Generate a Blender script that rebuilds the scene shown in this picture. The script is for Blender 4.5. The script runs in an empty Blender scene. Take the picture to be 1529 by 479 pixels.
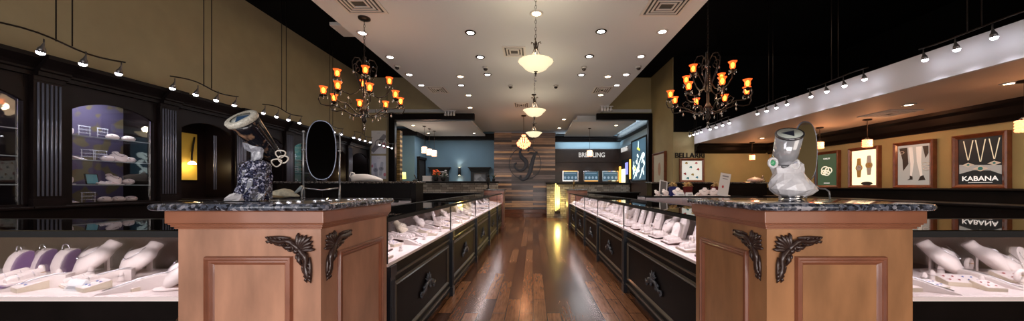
import bpy, math, random
from mathutils import Vector, Matrix
random.seed(7)
R = math.radians
F, CX, HY, EYE = 480.0, 796.0, 278.0, 1.30
SC = bpy.context.scene
COL = SC.collection

def W(px, d): return (px - CX) / F * d
def Z(py, d): return EYE + (HY - py) / F * d

# ------------------------------------------------------------------ materials
MATS = {}
def new_mat(name):
    m = bpy.data.materials.new(name); m.use_nodes = True
    nt = m.node_tree
    return m, nt, nt.nodes['Principled BSDF']

def mat(name, col, rough=.5, metal=0, emit=None, es=0, spec=.5, coat=0, noise=0, nscale=8, stretch=None, bump=0, bscale=60):
    if name in MATS: return MATS[name]
    m, nt, b = new_mat(name)
    b.inputs['Base Color'].default_value = (*col, 1)
    b.inputs['Roughness'].default_value = rough
    b.inputs['Metallic'].default_value = metal
    b.inputs['Specular IOR Level'].default_value = spec
    b.inputs['Coat Weight'].default_value = coat
    b.inputs['Coat Roughness'].default_value = .08
    if emit:
        b.inputs['Emission Color'].default_value = (*emit, 1)
        b.inputs['Emission Strength'].default_value = es
    if noise or bump:
        tc = nt.nodes.new('ShaderNodeTexCoord'); mp = nt.nodes.new('ShaderNodeMapping')
        if stretch: mp.inputs['Scale'].default_value = stretch
        nt.links.new(tc.outputs['Object'], mp.inputs[0])
        if noise:
            n = nt.nodes.new('ShaderNodeTexNoise'); n.inputs['Scale'].default_value = nscale; n.inputs['Detail'].default_value = 5
            nt.links.new(mp.outputs[0], n.inputs['Vector'])
            r = nt.nodes.new('ShaderNodeValToRGB')
            r.color_ramp.elements[0].position = .3; r.color_ramp.elements[1].position = .7
            r.color_ramp.elements[0].color = (*[c * (1 - noise) for c in col], 1)
            r.color_ramp.elements[1].color = (*[min(1, c * (1 + noise)) for c in col], 1)
            nt.links.new(n.outputs['Fac'], r.inputs[0]); nt.links.new(r.outputs[0], b.inputs['Base Color'])
        if bump:
            n2 = nt.nodes.new('ShaderNodeTexNoise'); n2.inputs['Scale'].default_value = bscale
            nt.links.new(mp.outputs[0], n2.inputs['Vector'])
            bp = nt.nodes.new('ShaderNodeBump'); bp.inputs['Strength'].default_value = bump; bp.inputs['Distance'].default_value = .01
            nt.links.new(n2.outputs['Fac'], bp.inputs['Height']); nt.links.new(bp.outputs[0], b.inputs['Normal'])
    MATS[name] = m
    return m

def brick_mat(name, c1, c2, mortar, w, h, ms, rot=(0, 0, 0), rough=.3, grain=.25, gscale=(1, 1, 1), coat=0, offset=.5, c3=None, bias=0, bump=.15, gs=14):
    m, nt, b = new_mat(name)
    L = nt.links.new
    tc = nt.nodes.new('ShaderNodeTexCoord'); mp = nt.nodes.new('ShaderNodeMapping'); mp.inputs['Rotation'].default_value = rot
    L(tc.outputs['Object'], mp.inputs[0])
    br = nt.nodes.new('ShaderNodeTexBrick')
    br.inputs['Scale'].default_value = 1; br.inputs['Brick Width'].default_value = w; br.inputs['Row Height'].default_value = h
    br.inputs['Mortar Size'].default_value = ms; br.inputs['Mortar Smooth'].default_value = .2; br.offset = offset; br.offset_frequency = 2
    br.inputs['Color1'].default_value = (0, 0, 0, 1); br.inputs['Color2'].default_value = (1, 1, 1, 1); br.inputs['Mortar'].default_value = (0, 0, 0, 1)
    br.inputs['Bias'].default_value = bias
    L(mp.outputs[0], br.inputs['Vector'])
    r = nt.nodes.new('ShaderNodeValToRGB')
    r.color_ramp.elements[0].color = (*c1, 1); r.color_ramp.elements[1].color = (*c2, 1)
    r.color_ramp.elements[0].position = .1; r.color_ramp.elements[1].position = .95
    if c3:
        e = r.color_ramp.elements.new(.5); e.color = (*c3, 1)
    L(br.outputs['Color'], r.inputs[0])
    n = nt.nodes.new('ShaderNodeTexNoise'); n.inputs['Scale'].default_value = gs; n.inputs['Detail'].default_value = 6
    m2 = nt.nodes.new('ShaderNodeMapping'); m2.inputs['Scale'].default_value = gscale
    L(mp.outputs[0], m2.inputs[0]); L(m2.outputs[0], n.inputs['Vector'])
    mul = nt.nodes.new('ShaderNodeMix'); mul.data_type = 'RGBA'; mul.blend_type = 'OVERLAY'; mul.inputs[0].default_value = grain
    L(r.outputs[0], mul.inputs[6]); L(n.outputs['Fac'], mul.inputs[7])
    mx = nt.nodes.new('ShaderNodeMix'); mx.data_type = 'RGBA'
    L(br.outputs['Fac'], mx.inputs[0]); L(mul.outputs[2], mx.inputs[6]); mx.inputs[7].default_value = (*mortar, 1)
    L(mx.outputs[2], b.inputs['Base Color'])
    b.inputs['Roughness'].default_value = rough; b.inputs['Coat Weight'].default_value = coat; b.inputs['Coat Roughness'].default_value = .15
    if bump:
        bp = nt.nodes.new('ShaderNodeBump'); bp.inputs['Strength'].default_value = bump; bp.inputs['Distance'].default_value = .01; bp.invert = True
        ad = nt.nodes.new('ShaderNodeMath'); ad.operation = 'ADD'
        L(br.outputs['Fac'], ad.inputs[0]); L(n.outputs['Fac'], ad.inputs[1])
        L(ad.outputs[0], bp.inputs['Height']); L(bp.outputs[0], b.inputs['Normal'])
    MATS[name] = m
    return m

def granite_mat(name, cols, scale=90, rough=.12):
    m, nt, b = new_mat(name); L = nt.links.new
    tc = nt.nodes.new('ShaderNodeTexCoord')
    v = nt.nodes.new('ShaderNodeTexVoronoi'); v.inputs['Scale'].default_value = scale
    n = nt.nodes.new('ShaderNodeTexNoise'); n.inputs['Scale'].default_value = scale * .45; n.inputs['Detail'].default_value = 4
    L(tc.outputs['Object'], v.inputs['Vector']); L(tc.outputs['Object'], n.inputs['Vector'])
    sep = nt.nodes.new('ShaderNodeSeparateColor'); L(v.outputs['Color'], sep.inputs[0])
    mx = nt.nodes.new('ShaderNodeMath'); mx.operation = 'ADD'; L(sep.outputs[0], mx.inputs[0]); L(n.outputs['Fac'], mx.inputs[1])
    hf = nt.nodes.new('ShaderNodeMath'); hf.operation = 'MULTIPLY'; hf.inputs[1].default_value = .5; L(mx.outputs[0], hf.inputs[0])
    r = nt.nodes.new('ShaderNodeValToRGB'); r.color_ramp.interpolation = 'LINEAR'
    k = len(cols)
    while len(r.color_ramp.elements) < k: r.color_ramp.elements.new(.5)
    for i, c in enumerate(cols):
        r.color_ramp.elements[i].position = .2 + .6 * i / (k - 1); r.color_ramp.elements[i].color = (*c, 1)
    L(hf.outputs[0], r.inputs[0]); L(r.outputs[0], b.inputs['Base Color'])
    b.inputs['Roughness'].default_value = rough; b.inputs['Coat Weight'].default_value = .4; b.inputs['Coat Roughness'].default_value = .04
    MATS[name] = m
    return m

def glass_mat(name, tint=(1, 1, 1), refl=.5, base=.03):
    m = bpy.data.materials.new(name); m.use_nodes = True; nt = m.node_tree; L = nt.links.new
    nt.nodes.remove(nt.nodes['Principled BSDF']); out = nt.nodes['Material Output']
    t = nt.nodes.new('ShaderNodeBsdfTransparent'); t.inputs[0].default_value = (*tint, 1)
    g = nt.nodes.new('ShaderNodeBsdfGlossy'); g.inputs['Roughness'].default_value = .02
    fr = nt.nodes.new('ShaderNodeFresnel'); fr.inputs[0].default_value = 1.5
    ml = nt.nodes.new('ShaderNodeMath'); ml.operation = 'MULTIPLY_ADD'; ml.inputs[1].default_value = refl; ml.inputs[2].default_value = base
    L(fr.outputs[0], ml.inputs[0])
    mx = nt.nodes.new('ShaderNodeMixShader'); L(ml.outputs[0], mx.inputs[0]); L(t.outputs[0], mx.inputs[1]); L(g.outputs[0], mx.inputs[2])
    L(mx.outputs[0], out.inputs[0])
    MATS[name] = m
    return m

WOODPED = mat('maple_wood', (.40, .19, .085), .36, coat=.2, noise=.26, nscale=5, stretch=(1.6, 1.6, .5), bump=.02, bscale=30)
WOODTRIM = mat('cherry_moulding', (.25, .085, .045), .3, coat=.3, noise=.2, nscale=6, stretch=(1, 1, 1))
BLACKWOOD = mat('espresso_wood', (.006, .004, .004), .42, spec=.14, coat=0, noise=.3, nscale=6)
BLACKWOOD2 = mat('espresso_cabinet', (.007, .004, .004), .42, spec=.13, coat=0, noise=.3, nscale=5)
FLUTE = mat('flute_highlight', (.17, .18, .23), .25, metal=.3, coat=.5)  # black flutes, their bluish highlights put into a lighter colour
BLACK = mat('matte_black', (.008, .008, .009), .8)
BLACKPAINT = mat('black_plenum', (.0045, .0045, .005), .95, spec=.1)
IRON = mat('dark_iron', (.03, .022, .018), .35, metal=.75)
CARVED = mat('carved_bronze', (.045, .022, .018), .33, metal=.25, coat=.4)
CARVEDGREY = mat('carved_black', (.07, .075, .09), .4, metal=.3, coat=.3)
CHROME = mat('polished_chrome', (.75, .76, .8), .12, metal=1)
SILVER = mat('silver_jewelry', (.72, .73, .78), .2, metal=1)
GOLD = mat('gold_jewelry', (.8, .52, .2), .25, metal=1)
BLUEGEM = mat('blue_gem', (.02, .12, .5), .1, coat=1)
REDGEM = mat('red_gem', (.4, .02, .05), .1, coat=1)
WHITEL = mat('white_leatherette', (.85, .74, .72), .55)
WHITED = mat('white_deck_fabric', (.88, .76, .75), .7)
CREAM = mat('cream_leatherette', (.72, .62, .50), .55)
PURPLE = mat('purple_velvet', (.13, .05, .20), .7)
MAROON = mat('dark_tray_edge', (.05, .014, .014), .5)
DARKV = mat('black_velvet', (.02, .018, .025), .85)
PAPER = mat('white_card', (.78, .78, .8), .6)
YWALL = mat('olive_wall', (.42, .35, .205), .75, noise=.06, nscale=3, bump=.02, bscale=200)
YWALL2 = mat('tan_wall', (.41, .335, .165), .75, noise=.06, nscale=3, bump=.02, bscale=200)
CEILM = mat('warm_white_ceiling', (.53, .55, .58), .75)
FASCIA = mat('soffit_white', (.62, .62, .65), .7)
SOFFLOW = mat('low_ceiling_cream', (.55, .46, .39), .6)
BLUEW = mat('slate_blue_wall', (.085, .15, .205), .7, noise=.08, nscale=1.2)
PALEBLUE = mat('pale_blue_wall', (.36, .50, .58), .7)
FRAMEW = mat('mahogany_frame', (.19, .055, .022), .3, coat=.3, noise=.3, nscale=10)
VENTM = mat('vent_metal', (.55, .52, .5), .5)
VENTD = mat('vent_shadow_gap', (.06, .055, .05), .8)
TRIMW = mat('downlight_trim', (.5, .48, .47), .35, metal=.3)
def glass_mat_def(name):
    m = bpy.data.materials.new(name); m.use_nodes = True; nt = m.node_tree; L = nt.links.new
    b = nt.nodes['Principled BSDF']; b.inputs['Base Color'].default_value = (.8, .2, .05, 1); b.inputs['Roughness'].default_value = .25
    b.inputs['Emission Color'].default_value = (1, .16, .03, 1); b.inputs['Emission Strength'].default_value = 1.5
    t = nt.nodes.new('ShaderNodeBsdfTransparent'); t.inputs[0].default_value = (1, .62, .28, 1)
    mx = nt.nodes.new('ShaderNodeMixShader'); mx.inputs[0].default_value = .34
    L(t.outputs[0], mx.inputs[1]); L(b.outputs[0], mx.inputs[2]); L(mx.outputs[0], nt.nodes['Material Output'].inputs[0])
    MATS[name] = m
    return m
LAMP = mat('lamp_white', (1, 1, 1), .5, emit=(1, .97, .95), es=14)
LAMPW = mat('lamp_warm', (1, .9, .75), .5, emit=(1, .78, .5), es=12)
HEADL = mat('halogen_lens', (1, 1, 1), .5, emit=(.92, .9, 1), es=26)
SHADE = glass_mat_def('amber_glass_shade')
BULB = mat('glowing_bulb', (1, .8, .5), .4, emit=(1, .62, .26), es=15)
BOWL = mat('alabaster_bowl', (.9, .8, .55), .45, emit=(1, .86, .55), es=.75)
FLOORM = brick_mat('walnut_floor', (.085, .034, .018), (.27, .115, .05), (.008, .004, .003), 1.1, .14, .004, rot=(0, 0, R(90)), rough=.24,
                   grain=.75, gscale=(1.2, 9, 1), coat=.35, c3=(.15, .058, .024), offset=.37, bump=.08, gs=5)
SLATW = brick_mat('reclaimed_boards', (.035, .017, .013), (.62, .34, .17), (.006, .004, .003), 2.3, .095, .004, rot=(R(-90), 0, 0), rough=.35,
                  grain=.8, gscale=(.6, 7, 1), c3=(.20, .14, .125), offset=.41, coat=.25, bump=.2, gs=5)
STONE = brick_mat('stacked_ledgestone', (.22, .20, .18), (.55, .53, .49), (.06, .055, .05), .26, .085, .006, rot=(R(-90), 0, 0), rough=.8,
                  grain=.6, gscale=(3, 6, 3), c3=(.38, .36, .33), offset=.33, bump=.5)
GRAN = granite_mat('blue_pearl_granite', [(.008, .008, .012), (.035, .04, .055), (.10, .115, .16), (.42, .40, .44)], 75)
GRAN2 = granite_mat('dark_granite', [(.006, .006, .007), (.03, .028, .03), (.10, .085, .075), (.3, .27, .25)], 85)
GLASS = glass_mat('case_glass', (.98, .98, .99), .55, .01)
GLASSTOP = glass_mat('counter_glass', (.75, .78, .82), .9, .10)
CRYST = glass_mat('crystal', (.9, .91, .96), .9, .28)
MIRROR = mat('mirror_silvering', (.85, .85, .85), .03, metal=1)

# ------------------------------------------------------------------ mesh builder
class MB:
    def __init__(s): s.v = []; s.f = []; s.sm = []; s.M = None
    def add(s, vs, fs, smooth=False):
        o = len(s.v)
        s.v += [tuple((s.M @ Vector(v)) if s.M else v) for v in vs]
        s.f += [tuple(i + o for i in f) for f in fs]; s.sm += [smooth] * len(fs)
        return s
    def box(s, x0, x1, y0, y1, z0, z1):
        if x0 > x1: x0, x1 = x1, x0
        if y0 > y1: y0, y1 = y1, y0
        if z0 > z1: z0, z1 = z1, z0
        return s.add([(x0, y0, z0), (x1, y0, z0), (x1, y1, z0), (x0, y1, z0), (x0, y0, z1), (x1, y0, z1), (x1, y1, z1), (x0, y1, z1)],
                     [(0, 3, 2, 1), (4, 5, 6, 7), (0, 1, 5, 4), (1, 2, 6, 5), (2, 3, 7, 6), (3, 0, 4, 7)])
    def tube(s, pts, r, n=8, closed=False, flat=None):
        pts = [Vector(p) for p in pts]; k = len(pts)
        rs = r if isinstance(r, (list, tuple)) else [r] * k
        vs = []; up = None
        for i, p in enumerate(pts):
            if closed: t = pts[(i + 1) % k] - pts[i - 1]
            else: t = pts[min(i + 1, k - 1)] - pts[max(i - 1, 0)]
            t = t.normalized() if t.length > 1e-9 else Vector((0, 0, 1))
            if up is None: up = Vector((0, 0, 1)) if abs(t.z) < .9 else Vector((1, 0, 0))
            a = t.cross(up)
            if a.length < 1e-5: a = t.orthogonal()
            a.normalize(); b = a.cross(t).normalized(); up = b
            for j in range(n):
                th = 2 * math.pi * j / n
                q = p + (a * math.cos(th) + b * math.sin(th)) * rs[i]
                if flat: q = Vector((q.x, p.y + (q.y - p.y) * flat, q.z))
                vs.append(q)
        fs = []
        for i in range(k if closed else k - 1):
            for j in range(n):
                a0 = i * n + j; a1 = i * n + (j + 1) % n; b0 = ((i + 1) % k) * n + j; b1 = ((i + 1) % k) * n + (j + 1) % n
                fs.append((a0, a1, b1, b0))
        if not closed:
            fs.append(tuple(range(n))[::-1]); fs.append(tuple(range((k - 1) * n, k * n)))
        return s.add(vs, fs, True)
    def lathe(s, prof, c=(0, 0, 0), n=16, scallop=0, lobes=6):
        vs = []; c = Vector(c)
        for r, z in prof:
            for j in range(n):
                th = 2 * math.pi * j / n
                rr = r * (1 + scallop * math.cos(lobes * th)) if scallop else r
                vs.append((c.x + rr * math.cos(th), c.y + rr * math.sin(th), c.z + z))
        fs = []
        for i in range(len(prof) - 1):
            for j in range(n):
                fs.append((i * n + j, i * n + (j + 1) % n, (i + 1) * n + (j + 1) % n, (i + 1) * n + j))
        if prof[0][0] > 1e-4: fs.append(tuple(range(n))[::-1])
        if prof[-1][0] > 1e-4: fs.append(tuple(range((len(prof) - 1) * n, len(prof) * n)))
        return s.add(vs, fs, True)
    def sphere(s, c, r, n=8, sc=(1, 1, 1)):
        vs = []; m = max(4, n // 2 + 1)
        for i in range(m + 1):
            ph = math.pi * i / m
            for j in range(n):
                th = 2 * math.pi * j / n
                vs.append((c[0] + r * sc[0] * math.sin(ph) * math.cos(th), c[1] + r * sc[1] * math.sin(ph) * math.sin(th), c[2] - r * sc[2] * math.cos(ph)))
        fs = []
        for i in range(m):
            for j in range(n): fs.append((i * n + j, i * n + (j + 1) % n, (i + 1) * n + (j + 1) % n, (i + 1) * n + j))
        return s.add(vs, fs, True)
    def loft(s, loops, smooth=True, cap=True):
        n = len(loops[0]); vs = [p for l in loops for p in l]; fs = []
        for i in range(len(loops) - 1):
            for j in range(n): fs.append((i * n + j, i * n + (j + 1) % n, (i + 1) * n + (j + 1) % n, (i + 1) * n + j))
        if cap: fs.append(tuple(range(n))[::-1]); fs.append(tuple(range((len(loops) - 1) * n, len(loops) * n)))
        return s.add(vs, fs, smooth)
    def prism(s, out, y0, y1):          # outline in (x, z), thickness along y
        n = len(out)
        vs = [(p[0], y0, p[1]) for p in out] + [(p[0], y1, p[1]) for p in out]
        fs = [tuple(range(n)), tuple(range(n, 2 * n))[::-1]] + [(i, i + n, (i + 1) % n + n, (i + 1) % n) for i in range(n)]
        return s.add(vs, fs)
    def prismx(s, out, x0, x1):         # outline in (y, z), thickness along x
        n = len(out)
        vs = [(x0, p[0], p[1]) for p in out] + [(x1, p[0], p[1]) for p in out]
        fs = [tuple(range(n)), tuple(range(n, 2 * n))[::-1]] + [(i, i + n, (i + 1) % n + n, (i + 1) % n) for i in range(n)]
        return s.add(vs, fs)
    def prismz(s, out, z0, z1):
        n = len(out)
        vs = [(p[0], p[1], z0) for p in out] + [(p[0], p[1], z1) for p in out]
        fs = [tuple(range(n))[::-1], tuple(range(n, 2 * n))] + [(i, (i + 1) % n, (i + 1) % n + n, i + n) for i in range(n)]
        return s.add(vs, fs)
    def frame(s, x0, x1, z0, z1, w, y0, y1, prof=None):   # picture-frame ring, profile across its width
        prof = prof or [(0, y0), (w, y0)]
        rings = []
        for (o, y) in [(0, y1)] + prof + [(w, y1)]:
            rings.append([(x0 + o, y, z0 + o), (x1 - o, y, z0 + o), (x1 - o, y, z1 - o), (x0 + o, y, z1 - o)])
        return s.loft(rings, False, False)
    def build(s, name, m, parent=None, world=False, bevel=0, loc=None, rz=0):
        me = bpy.data.meshes.new(name); me.from_pydata(s.v, [], s.f); me.validate()
        me.polygons.foreach_set('use_smooth', (s.sm + [False] * len(me.polygons))[:len(me.polygons)])
        import bmesh
        bm = bmesh.new(); bm.from_mesh(me); bmesh.ops.recalc_face_normals(bm, faces=bm.faces); bm.to_mesh(me); bm.free()
        me.materials.append(m)
        o = bpy.data.objects.new(name, me); COL.objects.link(o)
        if parent:
            o.parent = parent
            if world: o.location = -parent.location
        if loc: o.location = loc
        if rz: o.rotation_euler.z = rz
        if bevel:
            b = o.modifiers.new('b', 'BEVEL'); b.width = bevel; b.segments = 2; b.limit_method = 'ANGLE'
        return o

def tag(o, label=None, cat=None, group=None, kind=None):
    if label: o['label'] = label
    if cat: o['category'] = cat
    if group: o['group'] = group
    if kind: o['kind'] = kind
    return o
def thing(name, label, cat, loc=(0, 0, 0), rz=0, group=None):
    o = bpy.data.objects.new(name, None); COL.objects.link(o); o.empty_display_size = .1
    o.location = loc; o.rotation_euler.z = rz
    return tag(o, label, cat, group)
def struct(name, b, m, label=None): return tag(b.build(name, m), label, kind='structure')
def kids(o): return [c for c in bpy.data.objects if c.parent == o]
CH = {}
def dup(root, loc, rz=0, label=None, group=None, scale=None, swap=None):
    if root.name not in CH: CH[root.name] = [(c, kids(c)) for c in kids(root)]
    r = root.copy(); COL.objects.link(r); r.location = loc; r.rotation_euler.z = rz
    r.scale = (scale or 1,) * 3
    if label: r['label'] = label
    if group: r['group'] = group
    for c0, sub in CH[root.name]:
        c = c0.copy(); COL.objects.link(c); c.parent = r
        if swap and c0.name.split('.')[0] in swap:
            c.data = c.data.copy(); c.data.materials[0] = swap[c0.name.split('.')[0]]
        for g in sub:
            d = g.copy(); COL.objects.link(d); d.parent = c
    return r
def text(name, body, size, m, loc, rot, parent=None, extrude=.01, sx=1, align='CENTER'):
    cu = bpy.data.curves.new(name, 'FONT'); cu.body = body; cu.size = size; cu.extrude = extrude
    cu.align_x = align; cu.align_y = 'CENTER'; cu.materials.append(m); cu.offset = size * .012
    tmp = bpy.data.objects.new(name, cu); COL.objects.link(tmp); bpy.context.view_layer.update()
    me = bpy.data.meshes.new_from_object(tmp.evaluated_get(bpy.context.evaluated_depsgraph_get()))
    bpy.data.objects.remove(tmp); me.name = name
    if not me.materials: me.materials.append(m)
    o = bpy.data.objects.new(name, me); COL.objects.link(o); o.location = loc; o.rotation_euler = rot; o.scale.x = sx
    if parent: o.parent = parent
    return o
def light(kind, loc, energy, color=(1, 1, 1), size=.1, size_y=None, rot=(0, 0, 0), angle=None, blend=.5, name=None):
    l = bpy.data.lights.new(name or 'lamp_light', kind); l.energy = energy; l.color = color
    if kind == 'AREA':
        l.size = size
        if size_y: l.shape = 'RECTANGLE'; l.size_y = size_y
    else: l.shadow_soft_size = size
    if kind == 'SPOT': l.spot_size = angle or R(90); l.spot_blend = blend
    o = bpy.data.objects.new(name or 'lamp_light', l); COL.objects.link(o); o.location = loc; o.rotation_euler = rot
    return o
ORD = ['first', 'second', 'third', 'fourth', 'fifth', 'sixth', 'seventh', 'eighth', 'ninth', 'tenth', 'eleventh', 'twelfth', 'thirteenth', 'fourteenth',
       'fifteenth', 'sixteenth', 'seventeenth', 'eighteenth', 'nineteenth', 'twentieth'] + ['twenty-' + w for w in
       ['first', 'second', 'third', 'fourth', 'fifth', 'sixth', 'seventh', 'eighth', 'ninth']] + ['thirtieth'] + ['thirty-' + w for w in
       ['first', 'second', 'third', 'fourth', 'fifth', 'sixth', 'seventh', 'eighth', 'ninth']]

# ------------------------------------------------------------------ room shell
CEIL, HIGH = 3.70, 4.85
struct('floor', MB().box(-6.2, 8.2, -2.6, 15.4, -.1, 0), FLOORM, 'glossy reddish brown plank floor')
struct('ceiling', MB().box(-2.86, 2.26, -2.6, 10.45, CEIL, CEIL + .1).box(-6, 5.2, 10.45, 15.2, CEIL, CEIL + .1), CEILM, 'warm white ceiling panel')
struct('ceiling_black', MB().box(-6.0, 8.2, -2.6, 10.6, HIGH, HIGH + .1), BLACKPAINT, 'black open ceiling above the panel')
struct('wall_left', MB().box(-5.6, -5.5, -2.6, 10.6, 0, HIGH), YWALL, 'olive tan side wall above the display cabinets')
struct('wall_back_left', MB().box(-5.5, -4.62, 10.5, 10.6, 0, HIGH).box(-4.62, -2.6, 10.5, 10.6, 3.62, HIGH).box(-2.6, 2.2, 10.46, 10.5, 3.8, HIGH), YWALL, 'olive tan end wall with watch posters')
struct('wall_back_right', MB().box(2.2, 3.85, 10.5, 10.6, 3.62, HIGH).box(3.85, 3.95, 8.85, 10.6, 0, HIGH), YWALL2, 'tan return wall beside the opening')
struct('wall_right_end', MB().box(3.95, 6.6, 8.85, 8.95, 0, HIGH), YWALL2, 'tan end wall under the low ceiling')
struct('wall_right', MB().box(6.5, 6.6, -2.6, 8.85, 0, 2.6), YWALL2, 'tan side wall with framed posters')
struct('wall_right_upper', MB().box(4.0, 8.1, 8.75, 8.84, 2.79, HIGH).box(8.1, 8.2, -2.6, 8.84, 2.79, HIGH), BLACKPAINT, 'black upper wall above the low ceiling')
struct('wall_rear', MB().box(-6, .6, -2.7, -2.6, 0, HIGH), BLACKPAINT, 'dark rear wall behind the viewer')
struct('wall_rear_tan', MB().box(.6, 8.2, -2.7, -2.6, 0, HIGH), YWALL2, 'tan rear wall behind the viewer')
# vertical black drape folds high on the right
struct('trim_1', MB().box(3.86, 4.0, 8.76, 8.84, 2.79, HIGH), BLACKPAINT, 'black edge of the upper wall')
# low ceiling and fascia at the right
struct('ceiling_low', MB().box(4.43, 6.5, -2.6, 8.85, 2.45, 2.5), SOFFLOW, 'cream low ceiling')
struct('trim_2', MB().box(4.38, 4.43, -2.6, 8.74, 2.45, 2.79), FASCIA, 'white fascia of the low ceiling')
struct('trim_3', MB().box(4.43, 8.1, -2.6, 8.74, 2.7, 2.78), BLACK, 'dark top of the low ceiling')
cm = MB()
cm.prism([(6.5, 2.449), (6.26, 2.449), (6.28, 2.40), (6.34, 2.36), (6.38, 2.26), (6.44, 2.22), (6.46, 2.18), (6.5, 2.18)], .3, 8.84)
cm.prismx([(8.85, 2.449), (8.60, 2.449), (8.63, 2.40), (8.70, 2.36), (8.73, 2.28), (8.79, 2.24), (8.85, 2.20)], 4.44, 6.4)
struct('trim_4', cm, BLACKWOOD, 'black crown moulding under the low ceiling')
# openings at the back
struct('trim_5', MB().box(-4.66, -4.46, 10.36, 10.499, 0, 3.45).box(-4.66, -1.9, 10.36, 10.499, 3.45, 3.65), BLACKWOOD, 'black frame of the left opening')
struct('trim_6', MB().box(3.72, 3.849, 10.36, 10.499, 0, 3.45).box(2.05, 3.849, 10.36, 10.499, 3.45, 3.65), BLACKWOOD, 'black frame of the right opening')
# back rooms
struct('wall_back_blue', MB().box(-6, -1.7, 14.2, 14.3, 0, CEIL).box(-6, -4.75, 12.9, 13.0, 0, CEIL).box(-4.80, -4.75, 13.0, 14.2, 0, CEIL), BLUEW, 'slate blue back wall')
struct('trim_7', MB().box(-4.75, -1.7, 14.05, 14.2, 3.33, 3.60).box(-4.75, -4.6, 12.9, 14.2, 3.33, 3.6).box(-6, -4.6, 12.75, 12.9, 3.33, 3.6), BLACKWOOD, 'black crown moulding on the blue wall')
struct('wall_back_wood', MB().box(-1.71, .97, 14.1, 14.28, 0, 3.66), SLATW, 'wall of stacked reclaimed wood boards')
struct('wall_back_watch', MB().box(.97, 4.15, 15.0, 15.1, 0, CEIL).box(4.05, 4.15, 10.6, 15.0, 0, CEIL), PALEBLUE, 'pale blue wall above the dark panelling')
struct('trim_8', MB().box(.97, 4.05, 14.94, 15, 0, 3.03).box(3.99, 4.05, 13.0, 14.94, 0, 3.03).box(3.97, 4.05, 10.7, 13.0, 0, 3.12)
       .box(.97, 4.0, 14.9, 14.94, 2.42, 2.46).box(.97, 4.0, 14.9, 14.94, 2.98, 3.04), mat('dark_brown_panelling', (.035, .017, .012), .35, noise=.25, nscale=5, coat=.2), 'dark brown panelled wall')
struct('trim_9', MB().box(.97, 4.05, 14.8, 15, 3.35, 3.6).box(3.8, 4.05, 10.7, 15, 3.38, 3.6).box(.97, 4.05, 14.7, 15, 3.5, 3.6), BLACKWOOD, 'black crown moulding over the dark panelling')
for nm, x0, x1, y0, y1, lab in (('ceiling_drop_1', -4.68, -2.07, 10.8, 13.9, 'dropped white ceiling over the blue room'), ('ceiling_drop_2', 1.35, 3.46, 10.8, 14.0, 'dropped white ceiling over the watch area')):
    struct(nm, MB().box(x0, x1, y0, y1, 3.47, 3.53).box(x0 + .15, x1 - .15, y0 + .15, y1 - .15, 3.53, 3.699), CEILM, lab)
    o = bpy.data.objects[nm]
struct('stair_step_1', MB().prismz([(-1.75, 14.1), (-1.75, 13.74), (-1.2, 13.66), (-.4, 13.62), (.4, 13.66), (1.05, 13.74), (1.05, 14.1)], 0, .15)
       .prismz([(-1.7, 14.1), (-1.7, 13.92), (-.4, 13.86), (.98, 13.92), (.98, 14.1)], .15, .30), mat('step_wood', (.16, .05, .02), .3, coat=.4, noise=.4, nscale=4, stretch=(1, 8, 8)), 'two curved reddish wooden steps')

# ------------------------------------------------------------------ granite pedestals
def corner_parts(parent, y, u0, v0, su, m=CARVED, s=1.0, face='front'):
    """carved corner bracket; local u runs inward from corner (u0,v0); su=+1/-1 direction of inward run"""
    b = MB()
    def P(u, v, w=0): 
        return (u0 + su * u * s, y - .004 - w, v0 - v * s) if face == 'front' else (y, u0 + su * u * s, v0 - v * s)
    fl = .55 if face == 'front' else None
    def tb(pts, rs):
        b.tube([P(*p) for p in pts], [r * s for r in rs], 7)
    piv = (.068, .068)
    for i in range(7):
        a = R(3 + i * 84 / 6); L = (.078, .072, .080, .088, .080, .072, .078)[i]
        dx, dy = -math.cos(a) * L, -math.sin(a) * L
        pts = [(piv[0] + dx * t, piv[1] + dy * t, .006 * math.sin(t * 3)) for t in (0, .3, .6, .85, 1)]
        tb([(p[0], p[1], p[2]) for p in pts], [.005, .0075, .0090, .0085, .003])
    for sw in (0, 1):
        def Q(l): return [((q[1], q[0]) if sw else q[:2]) + ((q[2],) if len(q) > 2 else (0,)) for q in l]
        tb(Q([(.052, .080, .004), (.066, .052, .008), (.088, .030, .010), (.112, .024, .008), (.138, .030, .005), (.166, .026, .003), (.19, .018, .002), (.208, .014, 0)]),
           [.006, .011, .013, .012, .011, .014, .010, .002])
        tb(Q([(.10, .012, .003), (.13, .010, .003), (.165, .010, .002), (.196, .006, 0)]), [.003, .007, .008, .002])
        tb(Q([(.12, .04, .003), (.145, .044, .003), (.165, .040, .002), (.182, .034, 0)]), [.002, .006, .006, .001])
        sp = []
        for k in range(14):
            a = k / 13 * 2.6 * math.pi; rr = .022 * (1 - k / 16)
            sp.append((.092 + rr * math.cos(a + 4), .056 + rr * math.sin(a + 4), .004 + k * .0006))
        tb(Q(sp), [.007 * (1 - k / 22) for k in range(14)])
        c = Q([(.092, .056, .006)])[0]
        b.sphere(P(*c), .009 * s, 8)
        for k in range(5):
            u = .120 + k * .017
            tb(Q([(u, .026, .004), (u + .012, .042 - k * .003, .004), (u + .026, .050 - k * .006, 0)]), [.005, .007, .001])
            tb(Q([(u, .024, .004), (u + .014, .010, .004), (u + .028, .004 + k * .001, 0)]), [.004, .0065, .001])
        tb(Q([(.05, .085, .008), (.055, .112, .010), (.045, .135, .006)]), [.009, .010, .004])
    b.sphere(P(.07, .07, .006), .013 * s, 8)
    return b.build('carved_bracket', m, parent, world=True)

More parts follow.
